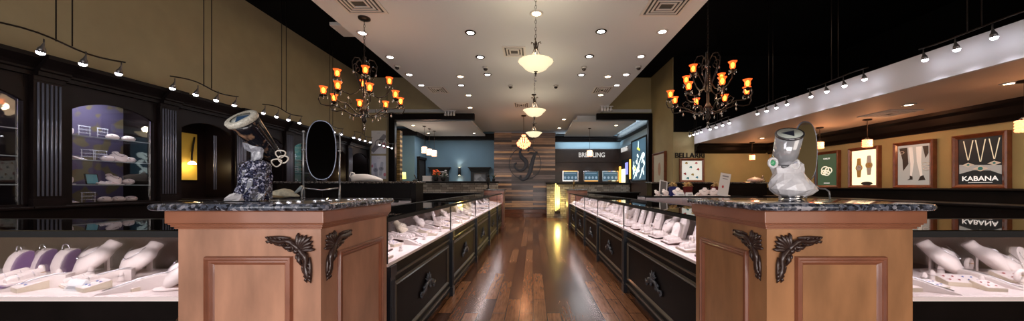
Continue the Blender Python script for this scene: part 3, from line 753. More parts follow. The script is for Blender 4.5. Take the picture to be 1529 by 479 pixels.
def wall_cabinet(label, y0, L, style):
    t = thing('wall_cabinet', label, 'cabinet', (-5.0, y0, 0), R(90), 'display cabinets along the left wall')
    b = MB().box(0, L, .0, .48, 0, CZ - .03)
    b.box(0, L, .42, .48, CZ, 2.6).box(0, .06, .0, .42, CZ, 2.42).box(L - .03, L, .0, .42, CZ, 2.42).box(0, L, 0, .42, 2.42, 2.6)
    b.build('carcass', BLACKWOOD2, t)
    MB().box(0, L, -.06, .48, CZ - .03, CZ).build('counter', BLACKWOOD2, t, bevel=.008)
    b = MB()
    pr = [(.0, 2.40), (-.05, 2.40), (-.05, 2.44), (-.07, 2.45), (-.07, 2.47), (-.09, 2.50), (-.13, 2.54), (-.15, 2.56), (-.15, 2.60), (0, 2.60)]
    b.prismx(pr, .22, L).prismx([(p[0] - .05 if p[0] < 0 else p[0], p[1] + .005) for p in pr], -.0, .22)
    b.build('cornice', BLACKWOOD, t)
    b = MB().box(.0, .21, -.05, 0, CZ, 2.42).box(-.005, .215, -.06, 0, CZ, CZ + .07).box(-.005, .215, -.06, 0, 2.36, 2.42)
    b.build('pilaster', BLACKWOOD2, t)
    b = MB()
    for k in range(6): b.tube([(.03 + k * .03, -.052, CZ + .10), (.03 + k * .03, -.052, 2.34)], .0085, 8)
    b.build('fluting', FLUTE, t)
    a0, a1 = .30, L - .035
    b = MB(); arched(b, .21, L, CZ, 2.42, a0, a1, 2.14, .12, CZ + .02, -.004, .03); b.build('arched_frame', BLACKWOOD2, t)
    if style == 'glass' or style == 'teal':
        MB().box(.06, L - .03, .405, .418, CZ, 2.42).build('back_panel', DAM if style == 'glass' else TEAL, t)
        for k, z in enumerate((1.32, 1.60, 1.87)):
            MB().box(.062, L - .032, .05, .40, z - .008, z).build('glass_shelf', GLASS, t)
            MB().box(.062, L - .032, .045, .052, z - .009, z + .001).build('shelf_edge', mat('shelf_edge', (.35, .4, .42), .2), t)
        MB().box(a0, a1, .034, .038, CZ + .02, 2.26).build('glass_door', GLASS, t)
        MB().box(a1 - .014, a1 - .006, .025, .034, CZ + .02, 2.15).build('door_edge_strip', CHROME, t)
        for k in range(3):
            MB().lathe([(.03, 0), (.03, .006)], c=(a0 + .1 + k * .24, .2, 2.405), n=12).build('downlight', LAMP, t)
        light('AREA', (-5.0 - .16, y0 + L / 2, 2.39), 6, (.9, .92, 1), .1, L * .6, rot=(0, 0, 0), name='cabinet_light')
    elif style == 'niche':
        MB().box(.66, .89, .395, .41, 1.40, 2.13).build('yellow_panel', YPANEL, t)
        b = MB().tube([(.84, .38, 2.08), (.81, .37, 1.95), (.77, .35, 1.78), (.75, .33, 1.68)], .012, 6); b.build('lamp_arm', IRON, t)
        MB().lathe([(.02, .03), (.045, 0), (.05, -.015), (.0, -.016)], c=(.735, .31, 1.66), n=14).build('lamp_head', LAMPW, t)
        for k in (.80, .83): MB().tube([(k, .03, CZ + .15), (k, .03, 2.1)], .010, 8).build('inner_flute', FLUTE, t)
        light('POINT', (-5.26, y0 + .735, 1.62), 3, (1, .75, .4), .03, name='niche_lamp')
        MB().lathe([(.03, 0), (.03, .006)], c=(.6, .2, 2.405), n=12).build('downlight', LAMP, t)
    else:
        MB().box(.36, L - .2, .395, .41, CZ + .05, 2.1).build('back_panel', mat('dim_mirror', (.15, .14, .16), .15, metal=.8), t)
        MB().lathe([(.03, 0), (.03, .006)], c=(.6, .2, 2.405), n=12).build('downlight', LAMP, t)
        light('POINT', (-5.25, y0 + .6, 2.3), 2, (.95, .9, 1), .03, name='niche_lamp')
    return t
PIT = 1.085
STY = ['glass', 'glass', 'niche', 'mirror', 'teal', 'niche', 'mirror']
CLAB = ['dark glass display cabinet at the left edge of the photo, first on the left wall', 'dark arched glass cabinet with four levels of white displays on purple damask',
        'dark arched cabinet niche with a yellow panel and small glowing lamp', 'dark arched cabinet niche hidden partly behind the kaleidoscope',
        'dark arched cabinet with teal back seen beside the oval mirror', 'dark arched cabinet behind the oval mirror on the left wall', 'last dark cabinet on the left wall, beside the wall television']
for i, st in enumerate(STY): wall_cabinet(CLAB[i], 2.10 + i * PIT, PIT, st)
struct('trim_10', MB().box(-5.5, -4.95, 2.10 + 7 * PIT, 2.10 + 7 * PIT + .06, 0, 2.58), BLACKWOOD, 'dark end panel of the wall cabinets')
struct('trim_11', MB().box(-5.5, -4.95, .3, 2.10, 0, 2.6), BLACKWOOD, 'dark panelling before the first cabinet')

# displays on the cabinet shelves
GC = 'displays on the cabinet shelves'
SH = {'top': 1.8705, 'second': 1.6005, 'third': 1.3205, 'bottom': 1.1005}
def on_shelf(kind, bay, lx, shelf, lab, s=.9, rz=0, dx=.2):
    put(kind, -5.0 - dx, 2.10 + bay * PIT + lx, SH[shelf], R(90 + rz), 'cabinet', GC, label=lab, s=s)
def rack():
    t = thing('earring_rack', 'x', 'jewelry stand'); b = MB()
    b.box(-.07, .07, -.02, .02, 0, .008)
    for x in (-.06, .06): b.tube([(x, 0, .008), (x, 0, .15)], .004, 6)
    for z in (.15, .10, .055): b.tube([(-.07, 0, z), (.07, 0, z)], .004, 6)
    b.build('rack_frame', mat('clear_acrylic', (.8, .82, .88), .1), t)
    b = MB()
    for z in (.15, .10): 
        for k in range(6): b.tube([(-.055 + k * .022, -.006, z), (-.055 + k * .022, -.008, z - .04)], .0025, 4).sphere((-.055 + k * .022, -.008, z - .042), .005, 5)
    b.build('hanging_earring', SILVER, t)
    return t
def box_white():
    t = thing('domed_pillow_stand', 'x', 'jewelry stand')
    MB().sphere((0, 0, .045), .075, 14, (1, .7, .6)).build('pillow', WHITEL, t)
    MB().tube([(.05 * math.cos(a), -.035 - .01 * math.sin(a), .075 - .03 * math.sin(a)) for a in [k * math.pi / 6 for k in range(7)]], .003, 4).build('necklace', SILVER, t)
    return t
def tablet():
    t = thing('framed_sign', 'x', 'sign'); b = MB(); b.M = Matrix.Rotation(R(-12), 4, 'X'); b.box(-.065, .065, -.01, .0, 0, .15); b.build('frame', BLACK, t)
    b = MB(); b.M = Matrix.Rotation(R(-12), 4, 'X'); b.box(-.055, .055, -.012, -.01, .012, .14); b.build('sign_face', mat('teal_sign', (.12, .38, .45), .4), t)
    return t
K['rack'] = rack(); K['pillow'] = box_white(); K['tablet'] = tablet()
LV = {'top': 'on the top shelf', 'second': 'on the second shelf', 'third': 'on the third shelf', 'bottom': 'on the bottom shelf'}
for sh, items in {'top': [('bust', .38, 'leaning at the left end'), ('rack', .52, 'under the lamp'), ('rack', .66, 'behind a white pillow'), ('pillow', .74, 'in the middle'), ('pillow', .88, 'at the right end')],
                  'second': [('bust', .36, 'at the left end'), ('ramp', .47, 'left of the racks'), ('rack', .55, 'in the middle'), ('rack', .64, 'right of the first rack'), ('pillow', .70, 'in the middle'), ('bust', .80, 'third from the right'), ('pillow', .89, 'at the right end')],
                  'third': [('bust', .38, 'at the left end'), ('tablet', .58, 'in the middle'), ('trayw', .64, 'in front of the teal sign'), ('bust', .76, 'next to the teal sign'), ('pillow', .88, 'at the right end')],
                  'bottom': [('block', .42, 'at the left end'), ('rack', .55, 'beside the left block'), ('pillow', .68, 'left of two others'), ('pillow', .79, 'between two others'), ('pillow', .90, 'at the right end')]}.items():
    for kind, lx, w in items:
        d = {'bust': 'white necklace bust', 'rack': 'clear earring rack', 'pillow': 'white domed pillow stand', 'ramp': 'white bracelet ramp', 'tablet': 'small teal framed sign', 'trayw': 'cream tray', 'block': 'cream earring block'}[kind]
        on_shelf(kind, 1, .36 + (lx - .36) * 1.13, sh, f'{d} {w} {LV[sh]} of the purple cabinet', .85 if kind != 'trayw' else .6, random.uniform(-12, 12), .20 if kind != 'trayw' else .13)
for sh, items in {'top': [('pillow', .84)], 'third': [('bust', .84)], 'bottom': [('pillow', .86)], 'second': [('block', .86)]}.items():
    for kind, lx in items:
        on_shelf(kind, 0, lx, sh, f'white display stand {LV[sh]} of the cabinet cut by the left photo edge', .9)
for sh, lx in (('third', .6), ('second', .62), ('top', .55)):
    on_shelf('rack', 4, lx, sh, f'clear earring rack {LV[sh]} of the teal cabinet', .9)
on_shelf('pillow', 4, .72, 'third', 'white pillow stand on the third shelf of the teal cabinet', .8)
# driftwood and cloth ornament in front of the yellow niche (on the cabinet counter)
t = thing('driftwood_ornament', 'pale wrapped cloth and driftwood ornament with dark tip beside the kaleidoscope base', 'ornament', (-1.515, 1.98, 1.2245))
loops = []
for k in range(10):
    u = k / 9; w = .026 * math.sin(math.pi * min(1, u * .9 + .12)) + .004
    loops.append([(-.105 + .18 * u, w * 1.2 * math.cos(a) * (1 + .25 * math.sin(5 * u + 2 * a)), .004 + w + w * math.sin(a) * (1 + .2 * math.sin(9 * u + a)) + .02 * max(0, u - .6)) for a in [j * math.pi / 5 for j in range(10)]])
MB().loft(loops).build('cloth', mat('pale_gold_cloth', (.62, .56, .42), .7, noise=.4, nscale=30), t)
MB().tube([(.05, 0, .035), (.075, 0, .055), (.095, 0, .07)], [.006, .011, .014], 10).build('dark_tip', mat('teal_grey_tip', (.35, .42, .45), .3, coat=.5), t)
MB().tube([(-.10, -.02, .01), (-.06, -.03, .015), (0, -.03, .01)], [.004, .01, .003], 6).build('leaf', mat('bronze_leaf', (.25, .17, .08), .5), t)

# ------------------------------------------------------------------ track lights
def track(X, z, ys, heads, side, label, aimx):
    t = thing('track_light', label, 'track light', (X, (ys[0] + ys[1]) / 2, z))
    pts = [(X + .03 * math.sin((k / 10) * 2 * math.pi), ys[0] + (ys[1] - ys[0]) * k / 10, z + .02 * math.sin((k / 10) * math.pi * 2)) for k in range(11)]
    MB().tube(pts, .008, 6).build('track_bar', IRON, t, True)
    m = (ys[0] + ys[1]) / 2
    for dy in (-.05, .05): MB().tube([(X, m + dy, z), (X, m + dy, HIGH)], .005, 6).build('suspension_rod', IRON, t, True)
    dr = Vector((aimx, 0, -1)).normalized()
    for y in heads:
        p = Vector((X, y, z - .01)); q = p + Vector((0, 0, -.035))
        MB().tube([p, q, q + dr * .035, q + dr * .05, q + dr * .085], [.005, .005, .013, .022, .026], 10).build('lamp_head', mat('track_head_grey', (.14, .13, .13), .3, metal=.8), t, True)
        e = q + dr * .087
        lens = MB(); lens.sphere(e, .026, 10, (1, 1, .8)); o = lens.build('lens', HEADL, t, True)
        rot = dr.to_track_quat('-Z', 'Y').to_euler()
        light('SPOT', e + dr * .03, 5, (.93, .9, 1), .02, rot=rot, angle=R(80), blend=.9, name='track_lamp')
    return t
for i in range(6):
    y0 = 2.45 + 1.27 * i
    track(-4.2, 2.575, (y0, y0 + .86), [y0 + .05 + k * .26 for k in range(4)], 1, f'four-spot track light above the left wall cabinets, {ORD[i]} from the camera', -.35)
for i, (y0, y1) in enumerate(((2.62, 3.5), (4.03, 4.92), (5.28, 6.08), (6.85, 7.7), (8.0, 8.68))):
    track(4.2, 2.79, (y0, y1), [y0 + .06 + k * (y1 - y0 - .1) / 3 for k in range(4)], 1, f'four-spot track light above the white fascia, {ORD[i]} from the camera', .2)
t = thing('track_light', 'small white four-lamp bar at the left edge of the main ceiling', 'track light', (-2.78, 10.2, 3.62))
for k in range(4): MB().tube([(k * .09, k * -.0, .08), (k * .09, 0, 0), (k * .09, -.03, -.07)], [.01, .03, .04], 8).build('lamp_head', FASCIA, t)
MB().box(-.05, .33, -.015, .015, .055, .08).build('track_bar', FASCIA, t)
t = thing('track_light', 'small white four-lamp bar at the right edge of the main ceiling', 'track light', (W(899, 9.6), 9.6, 3.62))
for k in range(4): MB().tube([(k * .09, 0, .08), (k * .09, 0, 0), (k * .09, -.03, -.07)], [.01, .03, .04], 8).build('lamp_head', FASCIA, t)
MB().box(-.05, .33, -.015, .015, .055, .08).build('track_bar', FASCIA, t)

# ------------------------------------------------------------------ ceiling fixtures
def cpt(px, py, h=CEIL): 
    d = (h - EYE) * F / (HY - py); return W(px, d), d
DL = [(541, 49, 0), (702.5, 48.5, 1), (582.6, 85, 0), (717, 85, 1), (611, 111, 0), (728, 111, 1), (687.5, 114, 2), (629, 127, 0), (688.6, 127, 1), (699.5, 142, 2), (702, 160.5, 2),
      (801, 20, 2), (897.5, 46.8, 1), (989, 47, 0), (880, 84, 1), (957, 84, 0), (868, 111.5, 1), (935, 111, 0), (907.5, 114, 2), (921, 127, 0), (897, 141.5, 2), (842, 178, 3), (835, 191, 3)]
def downlight(label, x, y, z, dark=False, warm=False, r=.075, group='round downlights in the main ceiling', e=24):
    t = thing('recessed_downlight', label, 'ceiling light', (x, y, z), 0, group)
    b = MB().lathe([(r * .66, -.001), (r * .70, -.010), (r * .95, -.012), (r * 1.08, -.004), (r * 1.08, 0)], n=24)
    b.build('trim_ring', IRON if dark else TRIMW, t)
    MB().lathe([(0, -.004), (r * .68, -.004)], n=20).build('bulb', LAMPW if warm else LAMP, t)
    light('SPOT', (x, y, z - .03), e, (1, .80, .58) if warm else (1, .97, .96), .05, rot=(0, 0, 0), angle=R(125), blend=.8, name='downlight_lamp')
side = {True: 0, False: 0}
for px, py, k in sorted(DL, key=lambda q: q[1]):
    x, y = cpt(px, py); left = px < 790; side[left] += 1
    warm = k >= 2
    if px == 801: lab = 'round white downlight directly above the nearest bowl pendant'
    else: lab = f'{"warm" if warm else "white"} round downlight in main ceiling, {"left" if left else "right"} half, {ORD[side[left] - 1]} from the camera'
    downlight(lab, x, y, CEIL - .001, k == 1, warm, .082 if k < 2 else .09)
def drop_light(px, py, lab, h=3.47):
    x, y = cpt(px, py, h); downlight(lab, x, y, h - .001, False, True, .08, 'downlights in the dropped ceilings', 12)
drop_light(617, 187, 'warm downlight in the left dropped ceiling, nearest its front left corner')
drop_light(640, 198.5, 'warm downlight in the left dropped ceiling near the pendant canopies')
drop_light(708, 198.5, 'warm downlight in the left dropped ceiling at its right end')
drop_light(920, 187, 'warm downlight in the dropped ceiling over the watch area')
for px, py, lab in ((1322, 184, 'long bright downlight in the low ceiling above the third framed poster'), (1357, 156, 'warm downlight in the low ceiling nearest the white fascia'), (1508, 124, 'downlight in the low ceiling at the right photo edge'), (1138, 206, 'small downlight in the low ceiling at its far end')):
    x, y = cpt(px, py, 2.45); downlight(lab, x, y, 2.449, False, True, .07, 'downlights in the low ceiling', 11)
def dome(label, px, py):
    x, y = cpt(px, py)
    t = thing('security_camera_dome', label, 'security camera', (x, y, CEIL - .001), 0, 'small dome cameras on the ceiling')
    MB().lathe([(.055, 0), (.055, -.03), (.05, -.035)], n=16).build('base', TRIMW, t)
    MB().lathe([(.045, -.03), (.040, -.055), (.022, -.072), (0, -.078)], n=16).build('dome', mat('smoked_dome', (.02, .015, .015), .1), t)
for px, py, lab in ((593, 98, 'small dome camera on the ceiling left of the left chandelier lights'), (725, 100, 'small dome camera between the dark-rimmed downlights, left of the bowl pendants'),
                    (872, 100, 'small dome camera right of the bowl pendants'), (953.5, 99, 'small dome camera near the right ceiling edge'),
                    (762.6, 127.5, 'small dome camera just left of the second bowl pendant'), (830, 127.5, 'small dome camera just right of the second bowl pendant')): dome(lab, px, py)
def vent(label, px, py, w, d, h=CEIL):
    x, y = cpt(px, py, h)
    t = thing('ceiling_vent', label, 'vent', (x, y, h - .001), 0, 'air vents')
    MB().box(-w / 2 + .02, w / 2 - .02, -d / 2 + .02, d / 2 - .02, -.006, 0).build('backing', VENTD, t)
    b = MB()
    for x0, x1, y0, y1 in ((-w / 2, w / 2, -d / 2, -d / 2 + .035), (-w / 2, w / 2, d / 2 - .035, d / 2), (-w / 2, -w / 2 + .035, -d / 2 + .035, d / 2 - .035), (w / 2 - .035, w / 2, -d / 2 + .035, d / 2 - .035)):
        b.box(x0, x1, y0, y1, -.014, 0)
    b.build('frame', VENTM, t)
    k = 1
    while .035 + k * .05 < min(w, d) / 2 - .03:
        o = .035 + k * .05 - .02
        bb = MB(); x0, x1, y0, y1 = -w / 2 + o, w / 2 - o, -d / 2 + o, d / 2 - o
        bb.box(x0, x1, y0, y0 + .022, -.020, -.008).box(x0, x1, y1 - .022, y1, -.020, -.008).box(x0, x0 + .022, y0 + .022, y1 - .022, -.020, -.008).box(x1 - .022, x1, y0 + .022, y1 - .022, -.020, -.008)
        bb.build('slat_ring', VENTM, t); k += 1
vent('large square air vent above the left chandelier', 536, 4, .55, .5)
vent('large square air vent at the top right of the main ceiling', 995, 8, .55, .5)
vent('square air vent left of the nearest bowl pendant', 768, 76.5, .40, .42)
vent('square air vent near the left ceiling edge behind the left chandelier', 654, 134, .44, .55)
vent('square air vent near the right ceiling edge', 899, 134, .44, .55)
vent('square air vent left of the second bowl pendant', 778.5, 156.5, .44, .6)
vent('air vent in the low ceiling over the oval mirror', 1327, 169, .5, .5, 2.45)
t = thing('ceiling_projector', 'white box fixture hanging from black ceiling left of the main panel', 'fixture', (-3.17, 5.4, 3.9))
MB().box(-.13, .13, -.2, .2, 0, .06).build('body', VENTM, t, bevel=.01); MB().tube([(0, 0, .06), (0, 0, HIGH - 3.9)], .012, 8).build('hanger_rod', BLACK, t)

# bowl pendants
def bowl(label, x, y, zc, D, chain_top=CEIL):
    t = thing('bowl_pendant', label, 'pendant lamp', (x, y, chain_top), 0, 'alabaster bowl pendants down the aisle')
    z = zc - chain_top; r = D / 2
    MB().lathe([(.012, z - .135), (.03, z - .12), (r * .35, z - .115), (r * .62, z - .085), (r * .80, z - .04), (r * .97, z - .008), (r, z), (r * .96, z + .002), (r * .78, z - .030), (r * .6, z - .075), (r * .3, z - .10), (0, z - .105)], n=32, scallop=.012, lobes=16).build('bowl', BOWL, t)
    MB().lathe([(0, z - .19), (.008, z - .18), (.005, z - .165), (.016, z - .15), (.012, z - .135), (.028, z - .125)], n=12).build('finial', IRON, t)
    b = MB()
    for k in range(3):
        a = k * 2 * math.pi / 3 + .4; ca, sa = math.cos(a), math.sin(a)
        b.tube([(ca * r * .8, sa * r * .8, z - .02), (ca * .06, sa * .06, z + .07), (ca * .022, sa * .022, z + .17), (ca * .035, sa * .035, z + .24), (ca * .065, sa * .065, z + .26), (ca * .07, sa * .07, z + .235)], .006, 6)
    b.lathe([(.012, z + .14), (.026, z + .16), (.012, z + .19), (.02, z + .22), (.008, z + .26)], n=10)
    b.build('scroll_bracket', IRON, t)
    b = MB(); n = int((-(z + .26)) / .045) + 1
    for k in range(n):
        zz = z + .27 + k * .045
        if zz > -.03: break
        pts = [((.011 * math.cos(a) if k % 2 else 0), (0 if k % 2 else .011 * math.cos(a)), zz + .026 * math.sin(a)) for a in [j * math.pi / 4 for j in range(8)]]
        b.tube(pts, .0028, 5, closed=True)
    b.build('chain', IRON, t)
    MB().lathe([(.065, 0), (.06, -.02), (.02, -.035), (0, -.036)], n=20).build('canopy', IRON, t)
    b = MB(); b.tube([(0, 0, z - .20), (0, 0, z - .22)], .002, 4).sphere((0, 0, z - .235), .013, 8); b.build('crystal_drop', CRYST, t)
    light('POINT', (x, y, zc + .08), 18, (1, .85, .6), .08, name='pendant_light')
bowl('cream glass bowl pendant nearest the camera over the aisle', .033, 4.0, 2.85, .434)
bowl('cream glass bowl pendant in the middle of the row over the aisle', .026, 6.1, 2.74, .43)
bowl('cream glass bowl pendant farthest down the aisle', .02, 8.4, 2.70, .43)

# crystal drop helper
def drop(b, p, s=1.0):
    x, y, z = p
    b.lathe([(0, 0), (.004 * s, -.004 * s), (.002 * s, -.012 * s)], c=(x, y, z), n=6)
    b.lathe([(0, -.012 * s), (.006 * s, -.022 * s), (.011 * s, -.040 * s), (.006 * s, -.052 * s), (0, -.056 * s)], c=(x, y, z), n=6)

def chandelier(label, x, y, zring, ztop):
    t = thing('scroll_chandelier', label, 'chandelier', (x, y, ztop), 0, 'scrolled iron chandeliers with amber shades')
    zr = zring - ztop
    MB().lathe([(.085, 0), (.08, -.02), (.03, -.035), (0, -.036)], n=20).build('canopy', IRON, t)
    b = MB(); zz = zr + .64; k = 0
    while zz < -.04:
        b.tube([((.012 * math.cos(a) if k % 2 else 0), (0 if k % 2 else .012 * math.cos(a)), zz + .026 * math.sin(a)) for a in [j * math.pi / 4 for j in range(8)]], .003, 4, closed=True)
        zz += .044; k += 1
    b.build('chain', IRON, t)
    b = MB().lathe([(.0, zr - .36), (.015, zr - .35), (.035, zr - .31), (.02, zr - .27), (.045, zr - .22), (.06, zr - .18), (.035, zr - .14), (.018, zr - .10), (.014, zr + .1), (.02, zr + .12), (.014, zr + .14), (.014, zr + .42), (.03, zr + .46), (.035, zr + .50), (.015, zr + .53), (.025, zr + .56), (.01, zr + .60), (0, zr + .63)], n=12)
    b.build('centre_stem', IRON, t)
    b = MB()
    for k in range(5):
        a = k * 2 * math.pi / 5 + .3; ca, sa = math.cos(a), math.sin(a)
        pr = [(.02, .48), (.07, .56), (.13, .55), (.165, .48), (.155, .39), (.11, .28), (.06, .17), (.03, .05)]
        b.tube([(ca * r, sa * r, zr + z) for r, z in pr], .007, 6)
        sp = [(.12 + .03 * math.cos(q), .43 + .03 * math.sin(q)) for q in [j * .7 for j in range(8)]]
        b.tube([(ca * r, sa * r, zr + z) for r, z in sp], .005, 5)
    b.build('crown_scrolls', IRON, t)
    cr = MB(); n_l = 0
    def arm(a, rr, zl, tier):
        nonlocal n_l
        ca, sa = math.cos(a), math.sin(a); s = rr / .49
        if tier == 0: pr = [(.03, -.20), (.10, -.25), (.18, -.235), (.27, -.18), (.36, -.15), (.45, -.165), (.52, -.15), (.545, -.09), (.50 + .03, -.04), (.49, -.055)]
        else: pr = [(.02, .10), (.05, -.12), (.10, -.20), (.18, -.235), (.27, -.20), (.325, -.12), (.33 , -.05)]
        pr = [(r if tier else r * s, z) for r, z in pr]
        end = pr[-1]
        am = MB().tube([(ca * r, sa * r, zl + z) for r, z in pr], .0075, 6)
        if tier == 0:
            am.tube([(ca * r, sa * r, zl + z) for r, z in [(.30, -.165), (.33, -.11), (.29, -.075), (.245, -.10), (.25, -.14), (.28, -.14)]], .005, 5)
        am.lathe([(.0, -.06), (.012, -.055), (.02, -.04), (.045, -.03), (.048, -.026), (.016, -.024), (.014, -.0)], c=(ca * rr, sa * rr, zl), n=12)
        ar = am.build('arm', IRON, t)
        MB().lathe([(.015, -.012), (.030, 0), (.036, .025), (.034, .05), (.040, .07), (.054, .085), (.051, .086), (.037, .07), (.031, .05), (.033, .025), (.022, .004)], c=(ca * rr, sa * rr, zl), n=18, scallop=.06, lobes=6).build('amber_shade', SHADE, ar)
        MB().lathe([(.008, .0), (.017, .02), (.022, .045), (.015, .066), (0, .077)], c=(ca * rr, sa * rr, zl), n=10).build('bulb', BULB, ar)
        for q in range(4):
            aa = q * math.pi / 2 + a; drop(cr, (ca * rr + .046 * math.cos(aa), sa * rr + .046 * math.sin(aa), zl - .028), .9)
        if tier == 0: drop(cr, (ca * .36 * s, sa * .36 * s, zl - .155), 1.3); drop(cr, (ca * .18, sa * .18, zl - .24), 1.2)
        else: drop(cr, (ca * .2, sa * .2, zl - .24), 1.2)
        n_l += 1
    for k in range(8): arm(R(-100 + 45 * k), .49, zr, 0)
    for k in range(4): arm(R(-60 + 90 * k), .33, zr + .27, 1)
    for k in range(5): a = k * 2 * math.pi / 5; drop(cr, (.06 * math.cos(a), .06 * math.sin(a), zr - .19), 1.4); drop(cr, (.15 * math.cos(a + .3), .15 * math.sin(a + .3), zr + .40), 1.4)
    cr.sphere((0, 0, zr - .385), .022, 8); drop(cr, (0, 0, zr - .36), 2)
    for k in range(10): cr.sphere((.0165, -.0165, zr + .1 + k * .032), .008, 6); cr.sphere((-.0165, -.0165, zr + .1 + k * .032), .008, 6)
    cr.build('crystal_drops', CRYST, t)['kind'] = 'stuff'
    light('POINT', (x, y, zring + .05), 12, (1, .66, .38), .3, name='chandelier_glow')
chandelier('scrolled iron chandelier with twelve amber shades hanging at the left ceiling edge', -2.41, 4.59, 2.55, CEIL)
chandelier('scrolled iron chandelier with twelve amber shades against the black upper wall on the right', 2.42, 4.45, 2.56, HIGH)

# small crystal chandelier near the wood wall
t = thing('crystal_chandelier', 'small orange glowing crystal chandelier in front of the wooden board wall', 'chandelier', (W(782, 10.9), 10.9, CEIL))
z = Z(213, 10.9) - CEIL
MB().lathe([(.09, 0), (.08, -.03), (.01, -.04), (.008, z + .3)], n=12).build('canopy_and_rod', IRON, t)
b = MB()
for rr, zz, n in ((.05, .24, 6), (.10, .14, 8), (.16, .06, 12), (.22, -.02, 16), (.20, -.08, 14), (.12, -.14, 10), (.05, -.18, 5)):
    for k in range(n):
        a = 2 * math.pi * k / n; b.sphere((rr * math.cos(a), rr * math.sin(a), z + zz), .027, 6, (1, 1, 1.5))
b.build('crystal_tiers', mat('lit_crystal', (1, .6, .4), .2, emit=(1, .36, .16), es=1.6), t)
light('POINT', (W(782, 10.9), 10.7, Z(213, 10.9)), 10, (1, .5, .25), .15, name='chandelier_glow')

# small pendants
def mini(label, x, y, z, top, r=.065, h=.22, c=(1, .72, .55), m=None, e=6, group='small crystal pendants'):
    t = thing('mini_pendant', label, 'pendant lamp', (x, y, top), 0, group)
    MB().lathe([(.06, 0), (.06, -.02), (.006, -.03), (.005, z + h / 2 - top)], n=14).build('cord_and_canopy', IRON, t)
    MB().lathe([(.02, z + h / 2 + .03 - top), (r * .7, z + h / 2 + .01 - top), (r, z + h / 2 - top)], n=14).build('cap', IRON, t)
    b = MB()
    for row in range(4):
        for k in range(12):
            a = 2 * math.pi * (k + row * .5) / 12; b.sphere((r * math.cos(a), r * math.sin(a), z - top + h / 2 - h * (row + .5) / 4), h / 7.5, 6)
    b.build('beaded_shade', m or mat('pink_glow_shade', (1, .7, .5), .4, emit=(1, .55, .38), es=1.0), t)
    light('POINT', (x, y - r - .06, z), e, c, .06, name='pendant_light')
for k, (px, py) in enumerate(((633.7, 224), (641, 227), (648.3, 229))):
    d = 11.6 + k * .5
    mini(['warm mini pendant at the left of three in the blue room', 'warm mini pendant in the middle of three in the blue room', 'warm mini pendant at the right of three in the blue room'][k], W(px, d), d, Z(py, d), 3.47, .075, .24)
mini('pink mini pendant in front of the watch brand letters', W(880.5, 12), 12, Z(229, 12), 3.47, .085, .22)
RS = mat('red_amber_shade', (1, .4, .25), .4, emit=(1, .25, .10), es=3)
for px, py, top_y, lab in ((1295, 214, 178, 'red amber crystal pendant above the two-watch poster'), (1123, 235, 212, 'amber crystal pendant by the tan end wall'),
                           (1224, 217, 190, 'red amber crystal pendant just right of the oval mirror'), (1530, 188, 120, 'red amber crystal pendant cut by the right photo edge')):
    d = (2.45 - EYE) * F / (HY - top_y); mini(lab, W(px, d), d, Z(py, d), 2.449, .052, .13, (1, .45, .2), RS, 5)

# ------------------------------------------------------------------ kaleidoscopes
ROCKD = granite_mat('dark_crystal_rock', [(.004, .004, .010), (.012, .014, .035), (.05, .055, .11), (.6, .6, .75)], 150, .15)
QUARTZ = mat('white_quartz', (.78, .76, .80), .25, coat=.5, noise=.15, nscale=20, bump=.3, bscale=60)
def rock(b, outline, cx, cy, z0, n=14, jag=.10, seed=3, flat=.7):
    rnd = random.Random(seed); loops = []
    for (h, w, ox) in outline:
        loops.append([(cx + ox + w * math.cos(a) * (1 + rnd.uniform(-jag, jag)), cy + w * flat * math.sin(a) * (1 + rnd.uniform(-jag, jag)), z0 + h + (rnd.uniform(-.006, .006) if 0 < h else 0)) for a in [2 * math.pi * j / n for j in range(n)]])
    b.loft(loops, False); return b
d = 1.65; s = d / F
t = thing('kaleidoscope', 'large black kaleidoscope with jeweled lens on a dark blue crystal rock base', 'kaleidoscope', (W(378, d), d, 1.2245))
MB().box(-.09, .085, -.06, .06, 0, .004).build('base_plate', CRYST, t)
rock(MB(), [(.004, .074, .006), (.04, .078, .0), (.08, .072, .006), (.12, .075, .010), (.155, .072, .012), (.185, .072, .012), (.205, .055, .010)], 0, 0, 0, 18, .13, 5, .8).build('rock_base', ROCKD, t)
rock(MB(), [(.0, .05, 0), (.012, .046, .0), (.028, .025, .004), (.036, .008, .006)], -.035, -.062, .004, 10, .25, 8).build('white_crystals', QUARTZ, t)
rock(MB(), [(.20, .022, .012), (.225, .028, .02), (.25, .03, .02), (.27, .048, .012), (.295, .05, .004)], .0, 0, 0, 12, .14, 9, .6).build('crystal_cradle', mat('grey_crystal', (.32, .33, .38), .2, coat=.6, noise=.4, nscale=60), t)
def L3(px, py, dy=0): return Vector((W(px, d + dy) - t.location.x, dy, Z(py, d + dy) - t.location.z))
A = L3(361, 178, -.075); B = L3(412, 236, .09); ax = (A - B).normalized(); n1 = ax.orthogonal().normalized(); n2 = ax.cross(n1)
def tri(c, r):
    e1 = (Vector((1, 0, 0)) - ax * ax.x).normalized(); e2 = ax.cross(e1) if ax.cross(e1).z > 0 else e1.cross(ax)
    return [tuple(c + (e1 * math.cos(R(q)) + e2 * math.sin(R(q))) * r) for q in (150, 30, 270)]
def ring(c, r, n=28): return [tuple(c + (n1 * math.cos(2 * math.pi * k / n) + n2 * math.sin(2 * math.pi * k / n)) * r) for k in range(n)]
LACQ = mat('black_floral_lacquer', (.012, .010, .014), .12, coat=1)
m, nt, bb = new_mat('floral_lacquer'); tc = nt.nodes.new('ShaderNodeTexCoord'); vn = nt.nodes.new('ShaderNodeTexNoise'); vn.inputs['Scale'].default_value = 22
rr_ = nt.nodes.new('ShaderNodeValToRGB'); rr_.color_ramp.elements[0].position = .56; rr_.color_ramp.elements[0].color = (.008, .008, .012, 1); rr_.color_ramp.elements[1].position = .72; rr_.color_ramp.elements[1].color = (.35, .2, .12, 1)
